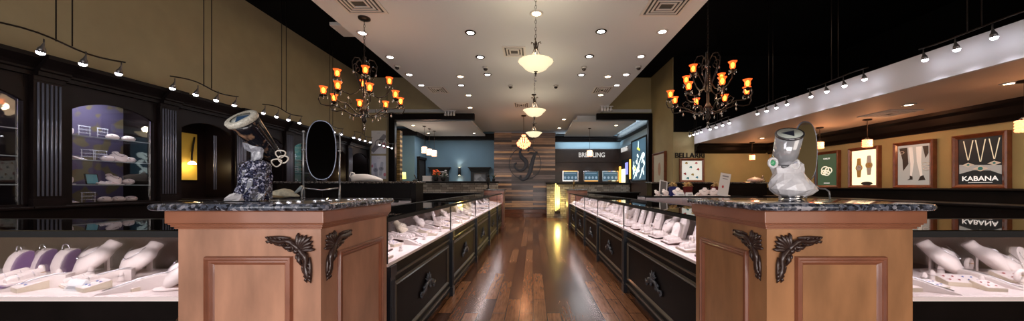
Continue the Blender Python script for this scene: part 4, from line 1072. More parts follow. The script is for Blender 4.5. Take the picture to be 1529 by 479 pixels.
nt.links.new(tc.outputs['Object'], vn.inputs['Vector']); nt.links.new(vn.outputs['Fac'], rr_.inputs[0]); nt.links.new(rr_.outputs[0], bb.inputs['Base Color']); bb.inputs['Roughness'].default_value = .15
MB().loft([ring(B, .030), ring(B + ax * .02, .038), ring(B + (A - B) * .45, .050), ring(A - ax * .04, .062), ring(A - ax * .012, .066)]).build('tube', m, t)
b = MB().loft([ring(A - ax * .014, .062), ring(A - ax * .012, .070), ring(A + ax * .006, .072), ring(A + ax * .012, .067), ring(A + ax * .011, .046)], cap=False)
b.build('lens_rim', mat('cream_jeweled_rim', (.62, .60, .52), .35, noise=.35, nscale=120), t)
MB().loft([ring(A + ax * .004, .048), ring(A + ax * .006, .048)]).build('lens', mat('lens_glass', (.52, .54, .50), .5, spec=.2), t)
b = MB(); P0 = tri(A + ax * .0075, .042); P1 = tri(A + ax * .0085, .038); b.loft([P0, P1], False); b.build('blue_triangle', mat('blue_mirror_triangle', (.02, .07, .16), .4), t)
b = MB()
for k, (u, v) in enumerate(((419, 230), (423, 238), (413, 243))):
    c = L3(u, v, .05 - .01 * k); b.tube([tuple(c + Vector((.026 * math.cos(a), .006 * math.sin(2 * a), .020 * math.sin(a)))) for a in [j * math.pi / 6 for j in range(12)]], .0035, 6, closed=True)
b.build('glass_butterfly', mat('pale_gold_glass', (.75, .68, .6), .15, coat=1), t)

t = thing('kaleidoscope', 'pale glass kaleidoscope cylinder standing in a white quartz rock base', 'kaleidoscope', (W(1182, d), d, 1.2245))
MB().lathe([(.055, 0), (.055, .006), (.048, .010), (.048, .020), (.052, .024), (.05, .03)], n=24).build('base_plate', CHROME, t)
rock(MB(), [(.018, .05, .005), (.035, .085, .008), (.06, .105, .006), (.085, .10, -.004), (.11, .085, -.016), (.14, .072, -.018), (.165, .075, -.02), (.185, .072, -.022), (.20, .05, -.02)], 0, 0, 0, 16, .10, 21, .75).build('quartz_rock', QUARTZ, t)
A = L3(1179, 200, -.09); B = L3(1168, 252, .02); ax = (A - B).normalized(); n1 = ax.cross(Vector((0, 1, 0))).normalized(); n2 = ax.cross(n1)
MB().loft([ring(B, .052), ring(A - ax * .01, .055)]).build('tube', mat('frosted_silver_glass', (.55, .56, .60), .12, coat=1, metal=.35), t)
MB().loft([ring(A - ax * .006, .056), ring(A, .059), ring(A + ax * .005, .057), ring(A + ax * .004, .050)], cap=False).build('lens_rim', mat('dark_chrome_rim', (.25, .25, .27), .15, metal=.9), t)
MB().loft([ring(A + ax * .002, .052), ring(A + ax * .004, .052)]).build('lens', mat('pale_lens', (.55, .6, .55), .4), t)
b = MB(); b.loft([tri(A + ax * .005, .034), tri(A + ax * .006, .031)], False); b.build('dark_triangle', mat('navy_triangle', (.01, .015, .035), .4), t)
b = MB().loft([ring(B + ax * .055, .0545), ring(B + ax * .03, .055), ring(B + ax * .02, .05)]); b.build('dark_band', mat('black_band', (.05, .05, .06), .2, coat=.5), t)
for px, nm, m in ((1154, 'green_wheel', mat('green_glass', (.08, .45, .2), .1, coat=1)), (1187, 'clear_wheel', mat('clear_blue_glass', (.6, .62, .75), .1, coat=1))):
    c = L3(px, 243 if px < 1160 else 245, -.05)
    b = MB(); b.tube([tuple(c + Vector((.020 * math.cos(a), 0, .022 * math.sin(a)))) for a in [j * math.pi / 8 for j in range(16)]], .007, 8, closed=True); o = b.build(nm, mat('white_ring', (.8, .8, .82), .2, coat=.6), t)
    b = MB().sphere(c, .014, 10, (1, .5, 1)); b.build('wheel_hub', m, o)

# ------------------------------------------------------------------ oval table mirrors
def oval(label, px, py, hw, hh, d, yaw, rods, feet):
    t = thing('oval_table_mirror', label, 'mirror', (W(px, d), d, 1.2245), R(yaw))
    zc = Z(py, d) - 1.2245; N = 36
    pts = [(hw * math.copysign(abs(math.cos(a)) ** .8, math.cos(a)), 0, zc + hh * math.copysign(abs(math.sin(a)) ** .85, math.sin(a))) for a in [2 * math.pi * k / N for k in range(N)]]
    MB().tube(pts, .0038, 8, closed=True).build('silver_frame', mat('steel_blue_frame', (.28, .32, .42), .25, metal=.8), t)
    MB().prism([(p[0] * .97, zc + (p[2] - zc) * .985) for p in pts], -.003, .003).build('mirror_glass', MIRROR, t)
    for q in rods:
        x = q * (hw + .018); b = MB()
        b.tube([(x, .02, .075), (x, .02, zc + .10)], .0042, 8).sphere((x, .02, zc + .108), .008, 8).sphere((x, .02, zc), .008, 8).tube([(x, .02, zc), (x * .93, 0, zc)], .004, 6)
        b.tube([(x, .02, .08), (x + .002, .0, .062), (x + .004, -.03, .060), (x + .004, -.05, .045), (x + .004, -.055, .004)], .0045, 8)
        b.tube([(x, .02, .062), (x - .002, .05, .06), (x - .004, .07, .045), (x - .004, .072, .004)], .0045, 8)
        b.sphere((x + .004, -.055, .006), .006, 8).sphere((x - .004, .072, .006), .006, 8)
        b.build('stand_post', mat('steel_post', (.5, .52, .56), .3, metal=.8), t)
    MB().tube([(-(hw + .018), .02, .066), (0, .03, .052), (hw + .018, .02, .066)], .004, 8).build('cross_bar', CHROME, t)
    return t
oval('tall oval mirror on a thin stand reflecting black, on the left granite top', 480, 224, .076, .178, 1.95, 26, (-1, 1), 1)
oval('tall oval mirror on a thin stand reflecting tan wall, behind the quartz kaleidoscope', 1203, 226, .083, .175, 1.90, 12, (1, -1), 1)

# ------------------------------------------------------------------ high counters behind the aisle runs
def counter(label, x0, x1, y0, y1, h, m=GRAN2, th=.035, body=BLACKWOOD):
    t = thing('service_counter', label, 'counter', ((x0 + x1) / 2, (y0 + y1) / 2, 0))
    MB().box(x0 + .04, x1 - .04, y0 + .04, y1 - .04, 0, h - th).build('body', body, t, True)
    b = MB()
    n = max(1, int((x1 - x0) / .8))
    for k in range(n):
        a = x0 + .1 + (x1 - x0 - .2) * k / n; b.frame(a + .03, a + (x1 - x0 - .2) / n - .03, .2, h - .14, .03, y0 + .032, y0 + .04)
    b.build('panel_moulding', BLACKWOOD2, t, True)
    MB().box(x0, x1, y0, y1, h - th, h).build('counter_top', m, t, True, bevel=.01)
    return t
counter('tall black counter with granite top behind the left aisle run', -4.45, -1.98, 5.5, 5.95, 1.385)
t = counter('tall black counter with granite top behind the jewelry display on the right', 2.78, 5.6, 7.6, 8.0, 1.40)
show_case('black glass-topped case across the right side, carrying cards and white busts', 2.35, .53, (2.36, 6.75, 0), 0, decor=False, watts=10)
show_case('black glass-topped case across the left side in front of the tall counter', 2.0, .53, (-4.0, 4.75, 0), 0, decor=False, watts=6)
counter('long black counter under the framed posters on the right wall', 5.95, 6.48, 2.6, 8.6, 1.27, BLACKWOOD)
counter('long dark counter in front of the poster wall counter', 5.0, 5.45, 2.6, 7.0, 1.10, BLACKWOOD)
# stone-faced bars at the back
def stone_bar(label, x0, x1, y0, h):
    t = thing('stone_bar', label, 'counter', ((x0 + x1) / 2, y0 + .2, 0))
    MB().box(x0, x1, y0, y0 + .35, 0, h - .07).build('stone_face', STONE, t, True)
    MB().box(x0 - .03, x1 + .03, y0 - .05, y0 + .4, h - .07, h).build('bar_top', BLACK, t, True, bevel=.01)
stone_bar('stacked stone bar with black top in front of the blue room', -5.3, -1.33, 11.9, 1.49)
stone_bar('stacked stone bar with black top in front of the watch area', .56, 3.95, 13.1, 1.45)
counter('low dark case in front of the left stone bar', -4.3, -1.75, 10.7, 11.2, 1.08, BLACK)
counter('low dark case in front of the right stone bar', 1.75, 3.6, 10.75, 11.2, 1.10, BLACK)
t = thing('glowing_sconce', 'tall glowing yellow glass sconce on the stone bar end', 'wall lamp', (W(832.5, 13.0), 13.02, 0))
b = MB()
for k, x in enumerate((-.07, .0, .06)): b.tube([(x, 0, .30 + .05 * k), (x + .01 * (k - 1), -.02, .9), (x, 0, 1.42 - .07 * k)], [.03, .04, .02], 8)
b.build('glass_rods', mat('yellow_glow_glass', (1, .85, .4), .3, emit=(.95, .72, .20), es=1.3), t)
MB().box(-.1, .1, -.03, .05, .2, .30).build('bracket', IRON, t)
light('POINT', (W(832.5, 12.9), 12.8, .6), 14, (1, .72, .2), .1, name='sconce_light')

# ------------------------------------------------------------------ posters and signs (authored facing -Y, z from 0)
def pic(name, label, loc, rz, w, h, fw=.06, dep=.07, face=None, frame=FRAMEW, cat='framed poster', group=None):
    t = thing(name, label, cat, loc, rz, group)
    MB().frame(0, w, 0, h, fw, -dep, 0, [(0, -dep), (fw * .3, -dep - .012), (fw * .6, -dep + .005), (fw, -dep + .02)]).build('frame', frame, t)
    MB().box(fw * .8, w - fw * .8, -dep + .03, -.001, fw * .8, h - fw * .8).build('print', face, t)
    return t, -dep + .029
def ell(cx, cz, rx, rz_, n=24, rot=0): 
    return [(cx + rx * math.cos(a) * math.cos(rot) - rz_ * math.sin(a) * math.sin(rot), cz + rx * math.cos(a) * math.sin(rot) + rz_ * math.sin(a) * math.cos(rot)) for a in [2 * math.pi * k / n for k in range(n)]]
INK = {k: mat('ink_' + k, c, .5) for k, c in dict(grey=(.30, .30, .33), dark=(.03, .03, .035), silver=(.55, .56, .6), white=(.85, .85, .85), gold=(.55, .38, .12), teal=(.05, .32, .38), red=(.5, .06, .08), mid=(.14, .14, .15), pink=(.7, .25, .3), blue=(.1, .35, .55)).items()}
def watch(t, cx, cz, s, y, rot=0, body='silver', dial='grey', name='printed_watch'):
    def T(pts): return [(cx + p[0] * math.cos(rot) - p[1] * math.sin(rot), cz + p[0] * math.sin(rot) + p[1] * math.cos(rot)) for p in pts]
    b = MB().prism(T([(-.026 * s, .15 * s), (.026 * s, .15 * s), (.036 * s, .04 * s), (-.036 * s, .04 * s)]), y - .0016, y)
    b.prism(T([(-.036 * s, -.04 * s), (.036 * s, -.04 * s), (.026 * s, -.15 * s), (-.026 * s, -.15 * s)]), y - .0016, y)
    b.prism(T(ell(0, 0, .056 * s, .056 * s)), y - .002, y).box(0, 0, 0, 0, 0, 0) if False else b.prism(T(ell(0, 0, .056 * s, .056 * s)), y - .002, y)
    for q in range(4): b.prism(T([(-.034 * s, (.06 + q * .022) * s), (.034 * s, (.06 + q * .022) * s), (.034 * s, (.066 + q * .022) * s), (-.034 * s, (.066 + q * .022) * s)]), y - .0022, y)
    o = b.build(name, INK[body], t)
    b = MB().prism(T(ell(0, 0, .042 * s, .042 * s)), y - .0035, y - .002).build('dial', INK[dial], o)
    b = MB().prism(T([(-.002 * s, -.002 * s), (.002 * s, -.002 * s), (.002 * s, .032 * s), (-.002 * s, .032 * s)]), y - .004, y - .0035).prism(T([(0, -.002 * s), (0, .003 * s), (.025 * s, .003 * s), (.025 * s, -.002 * s)]), y - .004, y - .0035)
    b.build('hands', INK['dark'], o)
XW = 6.5
PW, PH, PZ = .58, .80, 1.265
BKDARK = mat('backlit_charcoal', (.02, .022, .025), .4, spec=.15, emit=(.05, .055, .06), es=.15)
# Kabana poster (nearest)
t, y = pic('framed_poster', 'mahogany framed dark poster of three pendant necklaces with white lettering', (XW - .001, 4.94, PZ), R(-90), PW, PH, face=BKDARK, group=None)
MB().prism([(.07, .22), (.22, .27), (.40, .26), (.51, .20), (.51, .33), (.07, .36)], y - .001, y).build('printed_shelf', mat('ink_pale_grey', (.32, .33, .33), .5, emit=(.32, .33, .33), es=.4), t)
b = MB()
for cx, zb in ((.17, .36), (.30, .33), (.44, .36)):
    for q in (-1, 1): b.prism([(cx + q * .045, .71), (cx + q * .057, .71), (cx + q * .008, zb + .06), (cx + q * .000, zb + .06)], y - .0025, y - .001)
b.build('printed_chain', mat('ink_pale_gold', (.7, .62, .45), .5, emit=(.7, .62, .45), es=.5), t)
b = MB()
for cx, zb, r in ((.17, .35, .045), (.30, .29, .055), (.44, .36, .045)): b.prism([(cx - r * 1.5, zb), (cx, zb + r * .8), (cx + r * 1.5, zb), (cx, zb - r * .7)], y - .003, y - .001)
b.build('printed_pendant', INK['white'], t)
b = MB()
for cx, zb, r in ((.17, .352, .014), (.30, .292, .026), (.44, .362, .014)): b.prism(ell(cx, zb, r, r), y - .004, y - .003)
b.build('printed_stone', INK['teal'], t)
EW = mat('lit_white_lettering', (.9, .9, .9), .5, emit=(1, 1, 1), es=.5)
text('lettering', 'KABANA', .095, EW, (.29, y - .004, .145), (R(90), 0, 0), t, .001)
b = MB().box(.17, .42, y - .003, y, .088, .093).build('printed_line', EW, t)
# black and white legs poster
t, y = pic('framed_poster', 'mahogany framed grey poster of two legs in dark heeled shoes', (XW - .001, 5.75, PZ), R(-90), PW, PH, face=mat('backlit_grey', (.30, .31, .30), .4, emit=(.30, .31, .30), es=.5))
b = MB()
b.prism([(.22, .70), (.28, .70), (.30, .45), (.27, .2), (.245, .2), (.25, .42)], y - .002, y).prism([(.33, .70), (.41, .70), (.40, .45), (.42, .2), (.39, .2), (.34, .45)], y - .002, y)
b.build('printed_legs', mat('ink_pale_grey2', (.6, .58, .55), .5, emit=(.6, .58, .55), es=.4), t)
b = MB().prism([(.20, .14), (.28, .15), (.28, .2), (.24, .22), (.24, .17)], y - .003, y).prism([(.36, .13), (.46, .14), (.43, .22), (.39, .2)], y - .003, y)
b.prism([(.08, .70), (.20, .70), (.22, .42), (.14, .3), (.13, .5)], y - .0015, y).prism([(.42, .7), (.5, .7), (.5, .58), (.46, .5)], y - .0015, y)
b.build('printed_shoes_and_shadow', INK['dark'], t)
b = MB()
for cx, cz, r in ((.46, .40, .05), (.47, .32, .04), (.12, .62, .035)): b.tube([(cx + r * math.cos(a), y - .001, cz + r * .6 * math.sin(a)) for a in [k * math.pi / 8 for k in range(16)]], .004, 4, closed=True)
b.build('printed_bracelet', INK['white'], t)
# two watches, cream backlit
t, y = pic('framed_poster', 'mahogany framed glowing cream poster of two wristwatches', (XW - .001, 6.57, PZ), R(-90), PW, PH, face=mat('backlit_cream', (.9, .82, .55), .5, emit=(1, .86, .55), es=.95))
watch(t, .20, .40, 1.25, y, 0, 'gold', 'silver'); watch(t, .39, .44, 1.25, y, 0, 'silver', 'gold')
b = MB().prism(ell(.35, .09, .11, .035), y - .004, y - .003).build('printed_mound', INK['dark'], t)
# dark green earrings poster
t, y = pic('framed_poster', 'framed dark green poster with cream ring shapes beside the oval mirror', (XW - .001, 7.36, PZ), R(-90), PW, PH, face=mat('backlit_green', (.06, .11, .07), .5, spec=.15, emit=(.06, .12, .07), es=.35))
b = MB()
for cx, cz, r in ((.25, .40, .085), (.33, .38, .08), (.29, .33, .07), (.22, .34, .06)): b.tube([(cx + r * math.cos(a), y - .001, cz + r * .8 * math.sin(a)) for a in [k * math.pi / 9 for k in range(18)]], .013, 6, closed=True, flat=.3)
b.build('printed_rings', mat('ink_lit_cream', (.8, .75, .6), .5, emit=(.9, .85, .65), es=.6), t)
text('lettering', 'HARLEY', .045, EW, (.29, y - .004, .64), (R(90), 0, 0), t, .001)
b = MB().box(.22, .36, y - .002, y, .10, .112).build('printed_line', EW, t)
# framed posters on the tan walls at the end
def W_(px, d): return W(px, d)
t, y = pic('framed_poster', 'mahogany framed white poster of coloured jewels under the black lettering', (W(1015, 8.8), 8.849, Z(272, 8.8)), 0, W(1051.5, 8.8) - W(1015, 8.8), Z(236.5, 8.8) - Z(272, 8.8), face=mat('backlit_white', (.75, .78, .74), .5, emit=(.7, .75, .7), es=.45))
for cx, cz, c in ((.18, .53, 'gold'), (.45, .53, 'pink'), (.30, .42, 'teal'), (.50, .36, 'red'), (.14, .24, 'red'), (.35, .22, 'gold'), (.47, .14, 'blue'), (.22, .12, 'teal')):
    MB().prism(ell(cx, cz, .040, .022, 8, .5), y - .002, y).prism(ell(cx + .02, cz - .012, .022, .03, 6, .2), y - .0025, y).build('printed_jewel', INK[c], t)
o = text('wall_lettering', 'BELLARRI', .20, BLACK, (W(1031, 8.8), 8.835, Z(232, 8.8)), (R(90), 0, 0), None, .012, 1.0); tag(o, 'black raised capital letters on the tan wall above the jewel poster', 'sign')
t, y = pic('framed_poster', 'mahogany framed cream poster on the narrow return wall', (3.849, 10.2, 1.37), R(-90), .95, .95, face=mat('poster_cream', (.62, .6, .48), .5))
MB().prism(ell(.5, .45, .10, .2), y - .002, y).build('printed_figure', mat('ink_tan', (.5, .3, .2), .5), t)
# watch posters left
def card_poster(label, z, h, n):
    t = thing('wall_poster', label, 'poster', (W(554.8, 10.49), 10.499, z), 0)
    w = W(576.5, 10.49) - W(554.8, 10.49)
    MB().box(0, w, -.02, 0, 0, h).build('print', mat('poster_white', (.82, .82, .84), .5), t)
    if n == 1:
        watch(t, .24, .34, 2.3, -.0205, R(-38), 'grey', 'white'); MB().prism(ell(w - .06, .27, .055, .10), -.024, -.02).build('printed_flower', INK['pink'], t)
    else:
        watch(t, .14, .29, 1.5, -.0205, R(8), 'silver', 'grey'); watch(t, .32, .33, 1.5, -.0205, R(-8), 'silver', 'grey')
        MB().prism(ell(w - .04, .14, .04, .06), -.024, -.02).prism(ell(.03, .42, .03, .05), -.024, -.02).build('printed_flower', INK['pink'], t)
    MB().box(w * .4, w * .6, -.022, -.02, h - .08, h - .07).build('printed_line', INK['grey'], t)
card_poster('white wall poster of one large square wristwatch, the upper of two', Z(229.5, 10.49), Z(195, 10.49) - Z(229.5, 10.49), 1)
card_poster('white wall poster of a pair of wristwatches, the lower of two', Z(267, 10.49), Z(232.5, 10.49) - Z(267, 10.49), 2)
# wall television
t = thing('wall_television', 'black framed screen showing pale blue picture at the end of the left wall', 'television', (-5.499, 9.62, 1.66), R(90))
MB().box(0, .62, -.05, 0, 0, .72).build('bezel', BLACK, t, bevel=.005)
MB().box(.03, .59, -.054, -.05, .03, .69).build('screen', mat('lit_screen', (.4, .5, .75), .3, emit=(.42, .52, .85), es=.8), t)
watch(t, .33, .22, 1.4, -.054, R(20), 'white', 'grey', 'pictured_watch')

# ------------------------------------------------------------------ emblem on the wood wall
t = thing('wall_emblem', 'grey monogram SJ inside a thin ring on the wooden board wall', 'sign', (W(784, 14.1), 14.099, Z(244, 14.1)))
EM = mat('brushed_steel_emblem', (.045, .05, .065), .5)
MB().tube([(.70 * math.cos(a), -.03, .70 * math.sin(a)) for a in [2 * math.pi * k / 48 for k in range(48)]], .014, 6, closed=True).build('ring', EM, t)
def bez(ctrl, n=40):
    pts = []
    for i in range(len(ctrl) - 1):
        p0 = Vector(ctrl[max(i - 1, 0)]); p1 = Vector(ctrl[i]); p2 = Vector(ctrl[i + 1]); p3 = Vector(ctrl[min(i + 2, len(ctrl) - 1)])
        for k in range(6):
            u = k / 6; pts.append(.5 * ((2 * p1) + (-p0 + p2) * u + (2 * p0 - 5 * p1 + 4 * p2 - p3) * u * u + (-p0 + 3 * p1 - 3 * p2 + p3) * u ** 3))
    pts.append(Vector(ctrl[-1])); return pts
def stroke(ctrl, ws, name):
    pts = bez([(x, 0, z) for x, z in ctrl]); n = len(pts)
    r = [ws[min(int(i / (n - 1) * (len(ws) - 1)), len(ws) - 2)] * (1 - (i / (n - 1) * (len(ws) - 1)) % 1) + ws[min(int(i / (n - 1) * (len(ws) - 1)) + 1, len(ws) - 1)] * ((i / (n - 1) * (len(ws) - 1)) % 1) for i in range(n)]
    r[-1] = ws[-1]
    MB().tube([(p.x, -.04, p.z) for p in pts], [q * .85 for q in r], 8, flat=.25).build(name, EM, t)
stroke([(.12, .52), (.16, .62), (.05, .70), (-.12, .66), (-.22, .50), (-.16, .30), (.02, .12), (.06, -.06), (-.04, -.24), (-.24, -.30), (-.42, -.20), (-.46, -.04), (-.36, .02)], [.03, .05, .05, .05, .09, .11, .10, .06, .05, .04, .05], 'letter')
stroke([(.10, .40), (.24, .46), (.42, .44), (.54, .50), (.44, .42), (.36, .20), (.28, -.10), (.20, -.40), (.08, -.62), (-.10, -.72), (-.22, -.64), (-.18, -.52)], [.02, .05, .05, .04, .08, .10, .10, .09, .06, .05, .05], 'letter')

# ------------------------------------------------------------------ watch area at the back right
LETT = mat('lit_silver_letters', (.7, .68, .66), .4, emit=(.9, .85, .8), es=.35)
o = text('wall_lettering', 'BREITLING', .30, LETT, (W(883.5, 14.9), 14.88, Z(231.5, 14.9)), (R(90), 0, 0), None, .02, .86); tag(o, 'pale raised capital letters on the dark panelled back wall', 'sign')
o = text('wall_lettering', 'BREITLING', .26, LETT, (3.95, 13.95, Z(223, 13.9)), (R(90), 0, R(-90)), None, .02, .72); tag(o, 'pale raised capital letters on dark side panelling beside the tall lit poster', 'sign')
AERO = mat('backlit_blue_black', (.02, .04, .06), .3, emit=(.03, .07, .10), es=1.2)
for i, (a, b_, lab) in enumerate(((839.8, 863.5, 'backlit watch display window in the dark panelling, nearest the wood wall'), (871, 894, 'backlit watch display window in the dark panelling, middle one with orange strip'), (899, 923.5, 'backlit watch display window in the dark panelling, beside the side wall'))):
    d = 14.9; x0, x1 = W(a, d), W(b_, d); z0, z1 = Z(270.5, d), Z(255, d); w, h = x1 - x0, z1 - z0
    t = thing('display_window', lab, 'display window', (x0, 14.9, z0), 0, 'watch display windows')
    MB().frame(0, w, 0, h, .04, -.05, 0).build('frame', CHROME, t)
    MB().box(.02, w - .02, -.02, -.001, .02, h - .02).build('back_panel', AERO, t)
    rnd = random.Random(i); b = MB()
    for k in range(4): b.prism(ell(.12 + k * (w - .24) / 3, h * .35, .05, .06, 12), -.026, -.022)
    b.box(.1, w - .1, -.024, -.021, h * .75, h * .8); b.build('watch_row', mat('lit_watch_row', (.3, .4, .5), .4, emit=(.4, .55, .7), es=.35), t)
    if i < 2: MB().box(.05, w - .05, -.07, -.05, 0 if i else h - .03, .03 if i else h).build('orange_strip', mat('orange_glow_strip', (1, .6, .2), .4, emit=(1, .45, .10), es=1.2), t)
# tall lit poster on the side wall
t, y = pic('backlit_poster', 'tall glowing blue and white action poster on dark side panelling', (3.968, 12.85, 1.49), R(-90), 1.72, 1.60, .05, .05, face=AERO, frame=BLACK, cat='poster')
WH = mat('lit_poster_white', (.7, .85, .85), .5, emit=(.75, .95, .95), es=1.0)
b = MB(); rnd = random.Random(4)
for k in range(26):
    cx, cz = rnd.uniform(.2, 1.5), rnd.uniform(.25, 1.0); r = rnd.uniform(.04, .16)
    b.prism(ell(cx, cz, r, r * .5, 7, rnd.uniform(0, 3)), y - .001 - k * .0001, y)
b.prism([(.2, .1), (.3, .1), (1.3, 1.0), (1.22, 1.02)], y - .004, y).prism([(.9, .1), (1.0, .1), (1.5, .6), (1.45, .64)], y - .004, y)
b.prism([(.75, 1.2), (.83, 1.2), (.82, 1.5), (.77, 1.5)], y - .004, y)
b.build('printed_spray', WH, t)
b = MB().prism([(.62, 1.22), (.7, 1.3), (1.0, 1.18), (.95, 1.12)], y - .005, y).prism([(.3, .5), (.45, .6), (.5, .4)], y - .005, y).build('printed_accent', mat('lit_yellow_green', (.7, .75, .1), .5, emit=(.8, .8, .1), es=.6), t)
# doorway with lit columns on the side wall
t = thing('display_niche', 'dark niche with lit glass shelf tower between two orange light bars', 'display niche', (3.985, 14.75, 1.45), R(-90))
MB().box(.35, 1.5, -.02, 0, 0, 1.0).build('back_panel', BLACK, t)
MB().box(.05, .16, -.06, 0, 0, .75).box(1.62, 1.73, -.06, 0, .15, .95).build('light_bar', mat('orange_bar', (1, .6, .2), .4, emit=(1, .5, .08), es=1.2), t)
MB().box(.50, .95, -.08, -.02, 0, .60).build('lit_shelf', mat('lit_cream_shelf', (.9, .9, .6), .4, emit=(1, .95, .6), es=1.1), t)
MB().box(1.0, 1.32, -.05, -.02, .35, .85).build('screen', mat('lit_violet_screen', (.3, .3, .8), .4, emit=(.3, .32, .9), es=.9), t)

# ------------------------------------------------------------------ blue room furnishings
d = 14.19
for i, (a, b_, lab) in enumerate(((641, 673.6, 'black mantelled wall niche with dark reddish inside, behind the orange flowers'), (700, 733, 'black mantelled wall niche with grey marble inside, near the wood wall'))):
    x0, x1 = W(a, d), W(b_, d); z1 = Z(249.5, d)
    t = thing('mantel_niche', lab, 'mantel', ((x0 + x1) / 2, d, 0), 0, 'mantel niches on the blue wall'); w = (x1 - x0) / 2
    MB().box(-w, w, -.22, 0, z1 - .05, z1).box(-w + .04, w - .04, -.18, 0, z1 - .10, z1 - .05).box(-w + .08, w - .08, -.14, 0, z1 - .16, z1 - .1).build('mantel_shelf', BLACK, t)
    MB().box(-w + .1, -w + .22, -.10, 0, 0, z1 - .16).box(w - .22, w - .1, -.10, 0, 0, z1 - .16).box(-w + .22, w - .22, -.10, 0, z1 - .26, z1 - .16).build('surround', BLACK, t)
    MB().box(-w + .22, w - .22, -.03, 0, 0, z1 - .26).build('inset_panel', granite_mat('grey_marble', [(.08, .08, .09), (.13, .13, .14), (.2, .2, .21), (.45, .45, .46)], 5, .4) if i else mat('dim_red_brick', (.03, .018, .018), .8, noise=.4), t)
t = thing('doorway_surround', 'black cased doorway on the side of the blue wall block', 'doorway', (-4.749, 13.95, 0), R(90))
MB().box(-.75, .0, -.05, 0, 0, Z(238, 13.5)).build('dark_opening', BLACK, t)
MB().box(-.82, .05, -.12, 0, Z(238, 13.5), Z(234.5, 13.5)).box(-.80, -.72, -.08, -.0, 0, Z(238, 13.5)).box(-.04, .03, -.08, 0, 0, Z(238, 13.5)).build('casing', BLACKWOOD, t)
t = thing('wall_sconce', 'black cylinder sconce glowing up and down on the blue wall', 'wall lamp', (W(686.5, d), 14.10, Z(256, d)))
MB().lathe([(.06, -.16), (.06, .16), (.055, .16)], n=16).box(-.02, .02, 0, .1, -.03, .03).build('shade', BLACK, t)
for q in (-1, 1):
    MB().lathe([(0, q * .162), (.05, q * .162)], n=14).build('bulb', LAMPW, t)
    light('SPOT', (W(686.5, d), 14.08, Z(256, d) + q * .2), 8, (1, .85, .7), .03, rot=(R(180) if q > 0 else 0, 0, 0), angle=R(110), blend=.8, name='sconce_lamp')
# stone column and lamp
t = thing('stone_pillar', 'narrow stacked stone pillar just inside the left opening', 'pillar', (W(594.5, 11), 11, 0))
MB().box(-.16, .10, -.1, .1, 0, 3.2).build('pillar_body', brick_mat('yellow_lit_ledgestone', (.20, .13, .05), (.5, .36, .16), (.06, .04, .02), .2, .08, .006, rot=(R(-90), 0, 0), rough=.8, c3=(.35, .25, .12)), t)  # yellow light falling on the pillar is put into these stone colours
t = thing('table_lamp', 'yellow glowing drum shade lamp at the left end of the stone bar', 'lamp', (W(598, 11.9), 12.0, 1.49))
MB().lathe([(.05, 0), (.05, .015), (.012, .03), (.012, .10)], n=12).build('base', IRON, t)
MB().lathe([(.16, .09), (.145, .33), (.142, .33), (.157, .09)], n=20).build('lamp_shade', mat('yellow_lit_shade', (.9, .85, .3), .6, emit=(.9, .85, .25), es=1.0), t)
light('POINT', (W(598, 11.9), 11.9, 1.95), 8, (1, .85, .4), .08, name='lamp_light')
def flowers(label, x, y, z, s, m, n=22, seed=1, vase=BLACK):
    t = thing('flower_arrangement', label, 'flowers', (x, y, z)); rnd = random.Random(seed)
    MB().lathe([(.05 * s, 0), (.08 * s, .06 * s), (.07 * s, .14 * s), (.05 * s, .16 * s)], n=12).build('vase', vase, t)
    b = MB(); g = MB()
    for k in range(n):
        a = rnd.uniform(0, 6.28); r = rnd.uniform(0, .14) * s; h = (.22 + rnd.uniform(0, .18) - r * .4) * s
        p = (r * math.cos(a), r * math.sin(a), h); g.tube([(0, 0, .1 * s), (p[0] * .6, p[1] * .6, h * .7), p], .004 * s, 4)
        for q in range(5):
            aa = q * 1.256 + a; b.sphere((p[0] + .02 * s * math.cos(aa), p[1] + .02 * s * math.sin(aa), p[2] + .006 * s), .018 * s, 6, (1, 1, .6))
    b.build('blossoms', m, t)['kind'] = 'stuff'; g.build('stems', mat('stem_green', (.05, .12, .03), .6), t)['kind'] = 'stuff'
    return t
flowers('orange flower arrangement on the bar before the blue wall', W(651, 12.05), 12.05, 1.4905, 1.15, mat('orange_petal', (.85, .14, .02), .6), 26, 2)
flowers('grey white flower arrangement just right of the orange flowers', W(662, 12.05), 12.05, 1.4905, 1.1, mat('grey_petal', (.45, .42, .42), .6), 22, 5)
t = thing('white_box', 'white box on the bar left of the orange flowers', 'box', (W(638, 12), 12.0, 1.4905)); 
MB().box(-.15, .15, -.08, .08, 0, .19).build('box_body', PAPER, t, bevel=.006); MB().box(-.155, .155, -.085, .085, .16, .195).build('lid', PAPER, t)
t = thing('telephone', 'small black device on the left end of the bar', 'telephone', (W(620, 12), 12.0, 1.4905))
MB().prismx([(-.08, 0), (.08, 0), (.08, .08), (-.08, .03)], -.07, .07).build('body', BLACK, t); MB().tube([(-.06, .07, .24), (0, .06, .12), (.02, .06, .08)], [.03, .015, .02], 8).build('handset', BLACK, t)
def statue(label, x, y, z, s, m):
    t = thing('figurine', label, 'figurine', (x, y, z))
    MB().lathe([(.07 * s, 0), (.07 * s, .02 * s), (.03 * s, .04 * s), (.02 * s, .10 * s), (.045 * s, .18 * s), (.065 * s, .28 * s), (.06 * s, .36 * s), (.02 * s, .41 * s), (0, .42 * s)], n=14).build('figure', m, t)
    MB().sphere((0, 0, .45 * s), .04 * s, 10).build('head', m, t)
    return t
statue('black standing figure on the left end pedestal', W(729, 10.3) + .0, 10.3, 1.2105, .95, BLACK)
statue('small bronze figure on the right end pedestal', W(857, 10.3), 10.3, 1.2105, .6, mat('bronze', (.25, .17, .07), .35, metal=.7))
t = thing('potted_plant', 'small green spiky plant at the right end of the blue room bar', 'plant', (W(737, 12.1), 12.1, 1.4905))
MB().lathe([(.05, 0), (.07, .10), (.06, .10)], n=12).build('pot', BLACK, t)
b = MB()
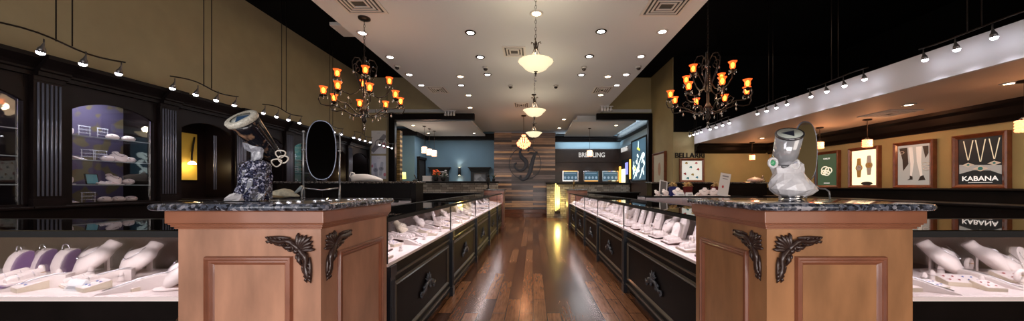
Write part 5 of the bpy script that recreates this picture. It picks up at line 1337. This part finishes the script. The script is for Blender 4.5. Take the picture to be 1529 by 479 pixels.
for k in range(14): a = k * .9; b.tube([(0, 0, .08), (.05 * math.cos(a), .05 * math.sin(a), .2), (.12 * math.cos(a), .12 * math.sin(a), .30 - .01 * k)], [.006, .009, .002], 5)
b.build('leaves', mat('dark_leaf', (.03, .07, .03), .5), t)

# ------------------------------------------------------------------ displays on the right cross case and high counters
ZC = TOPZ + .0005
def oncase(px, py, z=ZC):
    d = F * (EYE - z) / (py - HY); return W(px, d), d
def put2(kind, px, y, rot, lab, s=1.0): put(kind, W(px, y), y, ZC, R(rot), 'rc', 'cards and stands on the right cross case', label=lab, s=s)
put2('bust', 982, 6.92, 30, 'white necklace bust at the left end of the right cross case top', .8)
put2('bust', 994, 6.95, 20, 'white necklace bust beside the tilted white card frame', .9)
put2('bust', 1012, 6.92, -25, 'white necklace bust in front of the blue gift bag', 1.1)
put2('card', 1016, 6.86, 0, 'white folded card in front of the blue gift bag', 1.5)
put2('card', 1029, 6.86, 10, 'white folded card in front of the dark red gift bag', 1.5)
put2('ramp', 1042, 6.95, -50, 'white ramp right of the dark red gift bag', 1.2)
put2('bust', 1052, 6.98, -30, 'white necklace bust at the middle of the right cross case top', 1.1)
put2('bust', 1065, 6.92, -35, 'white necklace bust with dark shadowed side, left of the tall white card', 1.05)
put2('ramp', 1077, 6.92, 40, 'white ramp leaning beside the tall white card', 1.5)
b = MB().box(W(980, 6.9), W(1085, 6.9), 6.80, 7.05, 0, .0).v
t = thing('tilted_card', 'white framed card leaning back at the left end of the right cross case', 'card', (W(990, 7.0), 7.02, ZC), R(18))
b = MB(); b.M = Matrix.Rotation(R(-10), 4, 'X') @ Matrix.Rotation(R(12), 4, 'Y'); b.frame(-.10, .10, 0, .34, .02, -.012, 0); b.build('frame', PAPER, t)
b = MB(); b.M = Matrix.Rotation(R(-10), 4, 'X') @ Matrix.Rotation(R(12), 4, 'Y'); b.box(-.08, .08, -.006, -.001, .02, .32); b.build('print', mat('dim_print', (.12, .13, .14), .4), t)
t = thing('tilted_card', 'tall white card leaning at the right end of the right cross case', 'card', (W(1087, 6.6), 6.80, ZC), R(-14))
b = MB(); b.M = Matrix.Rotation(R(12), 4, 'Y') @ Matrix.Rotation(R(-12), 4, 'X'); b.box(-.10, .10, -.006, 0, 0, .50); b.build('card', PAPER, t)
b = MB(); b.M = Matrix.Rotation(R(12), 4, 'Y') @ Matrix.Rotation(R(-12), 4, 'X'); b.box(-.06, .06, -.008, -.006, .42, .45).box(-.05, .05, -.008, -.006, .37, .385); b.build('printed_line', INK['grey'], t)
b = MB(); b.M = Matrix.Rotation(R(12), 4, 'Y') @ Matrix.Rotation(R(-12), 4, 'X'); b.prism(ell(-.02, .2, .02, .03), -.008, -.006); b.build('printed_gem', INK['red'], t)
def gift(label, px, y, m, w=.17, h=.20):
    t = thing('gift_bag', label, 'gift bag', (W(px, y), y, ZC)); rnd = random.Random(px)
    MB().loft([[(-w / 2 * q, -.05 * q, z), (w / 2 * q, -.05 * q, z), (w / 2 * q, .05 * q, z), (-w / 2 * q, .05 * q, z)] for q, z in ((.85, 0), (1, h))], False).build('bag', m, t)
    b = MB()
    for k in range(60):
        a = rnd.uniform(0, 6.28); r = rnd.uniform(.02, .12); hh = h + rnd.uniform(0, .10)
        b.tube([(0, 0, h - .02), (r * .6 * math.cos(a), r * .4 * math.sin(a), hh), (r * math.cos(a), r * .6 * math.sin(a), hh - .02)], [.003, .008, .004], 5)
    b.build('gold_tissue', mat('gold_tissue', (.62, .42, .17), .5, noise=.3), t)['kind'] = 'stuff'
gift('blue gift bag topped with gold ribbon curls', 1005, 7.12, mat('royal_blue_paper', (.01, .02, .14), .4))
gift('dark red gift bag topped with gold ribbon curls, beside the blue one', 1027, 7.12, mat('dark_red_paper', (.12, .008, .01), .4))
gift('dark red gift bag topped with gold ribbon curls, left of the tall white card', 1070, 7.12, mat('dark_red_paper', (.12, .008, .01)), .22)
for px, w in ((1127, .17), (1139, .07)):
    t = thing('glass_ornament', 'rounded pink beaded ornament on the tall right counter' if w > .1 else 'small clear glass ornament on the tall right counter', 'ornament', (W(px, 7.75), 7.75, 1.4005))
    MB().lathe([(w * .5, 0), (w, .02), (w * .9, .07), (w * .4, .11), (0, .12)] if w > .1 else [(.05, 0), (.06, .03), (.02, .08), (.03, .10), (0, .14)], n=16).build('body', mat('pink_beads', (.75, .5, .42), .3, coat=.6, noise=.3, nscale=40) if w > .1 else CRYST, t)
    MB().sphere((0, 0, .125 if w > .1 else .145), .015, 8).build('knob', SILVER, t)
# white fabric bag on the left tall counter
t = thing('white_bag', 'white folded cloth bag lying on the tall left counter', 'bag', (W(543, 5.6), 5.7, 1.3855))
loops = []; rnd = random.Random(3)
for k in range(12):
    u = k / 11; w = .075 * math.sin(math.pi * min(1, .12 + u * .83)) ** .6; hh = (.16 - .07 * u) * math.sin(math.pi * min(1, .2 + .72 * u)) ** .5
    loops.append([(-.26 + .54 * u, w * math.cos(a) * (1 + .15 * math.sin(3 * a + 6 * u)), max(0, hh * .5 + hh * .5 * math.sin(a) * (1 + .12 * math.sin(7 * u + 2 * a)))) for a in [j * math.pi / 7 for j in range(14)]])
MB().loft(loops).build('cloth', mat('white_cloth', (.78, .74, .72), .8), t)
MB().tube([(-.24, 0, .03), (-.29, -.02, .09), (-.26, -.03, .16), (-.2, -.02, .14)], .012, 6).build('handle', mat('white_cloth', (.78, .74, .72)), t)
for px, lab in ((475, 'small silver tray on the tall left counter'),):
    pass

# ------------------------------------------------------------------ light, world, camera
w = bpy.data.worlds.new('World'); SC.world = w; w.use_nodes = True
w.node_tree.nodes['Background'].inputs[0].default_value = (.80, .86, 1.0, 1)
w.node_tree.nodes['Background'].inputs[1].default_value = .3
# unseen fill lights added behind the camera for the pedestal fronts and walls
light('AREA', (-3.0, -1.8, 1.9), 50, (1, .96, .95), 2.4, 2.6, rot=(R(90), 0, 0), name='front_fill')
light('AREA', (-.1, -1.9, .68), 62, (1, .94, .92), 2.8, 1.1, rot=(R(90), 0, 0), name='front_fill')
light('AREA', (3.0, -1.8, 1.9), 35, (1, .88, .76), 2.4, 2.6, rot=(R(90), 0, 0), name='front_fill')
# the low ceiling bay and back rooms
light('AREA', (5.4, 4.0, 2.43), 16, (1, .78, .5), 1.2, 5, name='low_bay_light')
light('AREA', (5.4, 8.0, 2.43), 7, (1, .75, .45), 1.6, 1, name='low_bay_light')
light('AREA', (-3.3, 12.4, 3.4), 45, (.85, .93, 1), 2, 2, name='blue_room_light')
light('AREA', (2.4, 12.6, 3.4), 25, (.9, .95, 1), 1.8, 2, name='watch_area_light')
light('AREA', (3.6, 12.8, 3.62), 18, (.7, .88, 1), .2, 3.8, rot=(0, R(-120), 0), name='cove_light')
light('AREA', (2.5, 14.6, 3.1), 10, (.7, .88, 1), 2.6, .1, rot=(R(150), 0, 0), name='cove_light')

cam = bpy.data.cameras.new('camera'); co = bpy.data.objects.new('camera', cam); COL.objects.link(co)
co.location = (0, 0, EYE); co.rotation_euler = (R(90), 0, 0)
cam.sensor_width = 36; cam.lens = 36 * F / 1529; cam.shift_x = -31.5 / 1529; cam.shift_y = 38.5 / 1529; cam.clip_start = .05
SC.camera = co
SC.view_settings.view_transform = 'Standard'; SC.view_settings.look = 'None'; SC.view_settings.exposure = 0.28; SC.view_settings.gamma = 1
SC.view_settings.use_curve_mapping = False
SC.cycles.use_denoising = True
SC.cycles.max_bounces = 8; SC.cycles.transparent_max_bounces = 24; SC.cycles.sample_clamp_indirect = 4
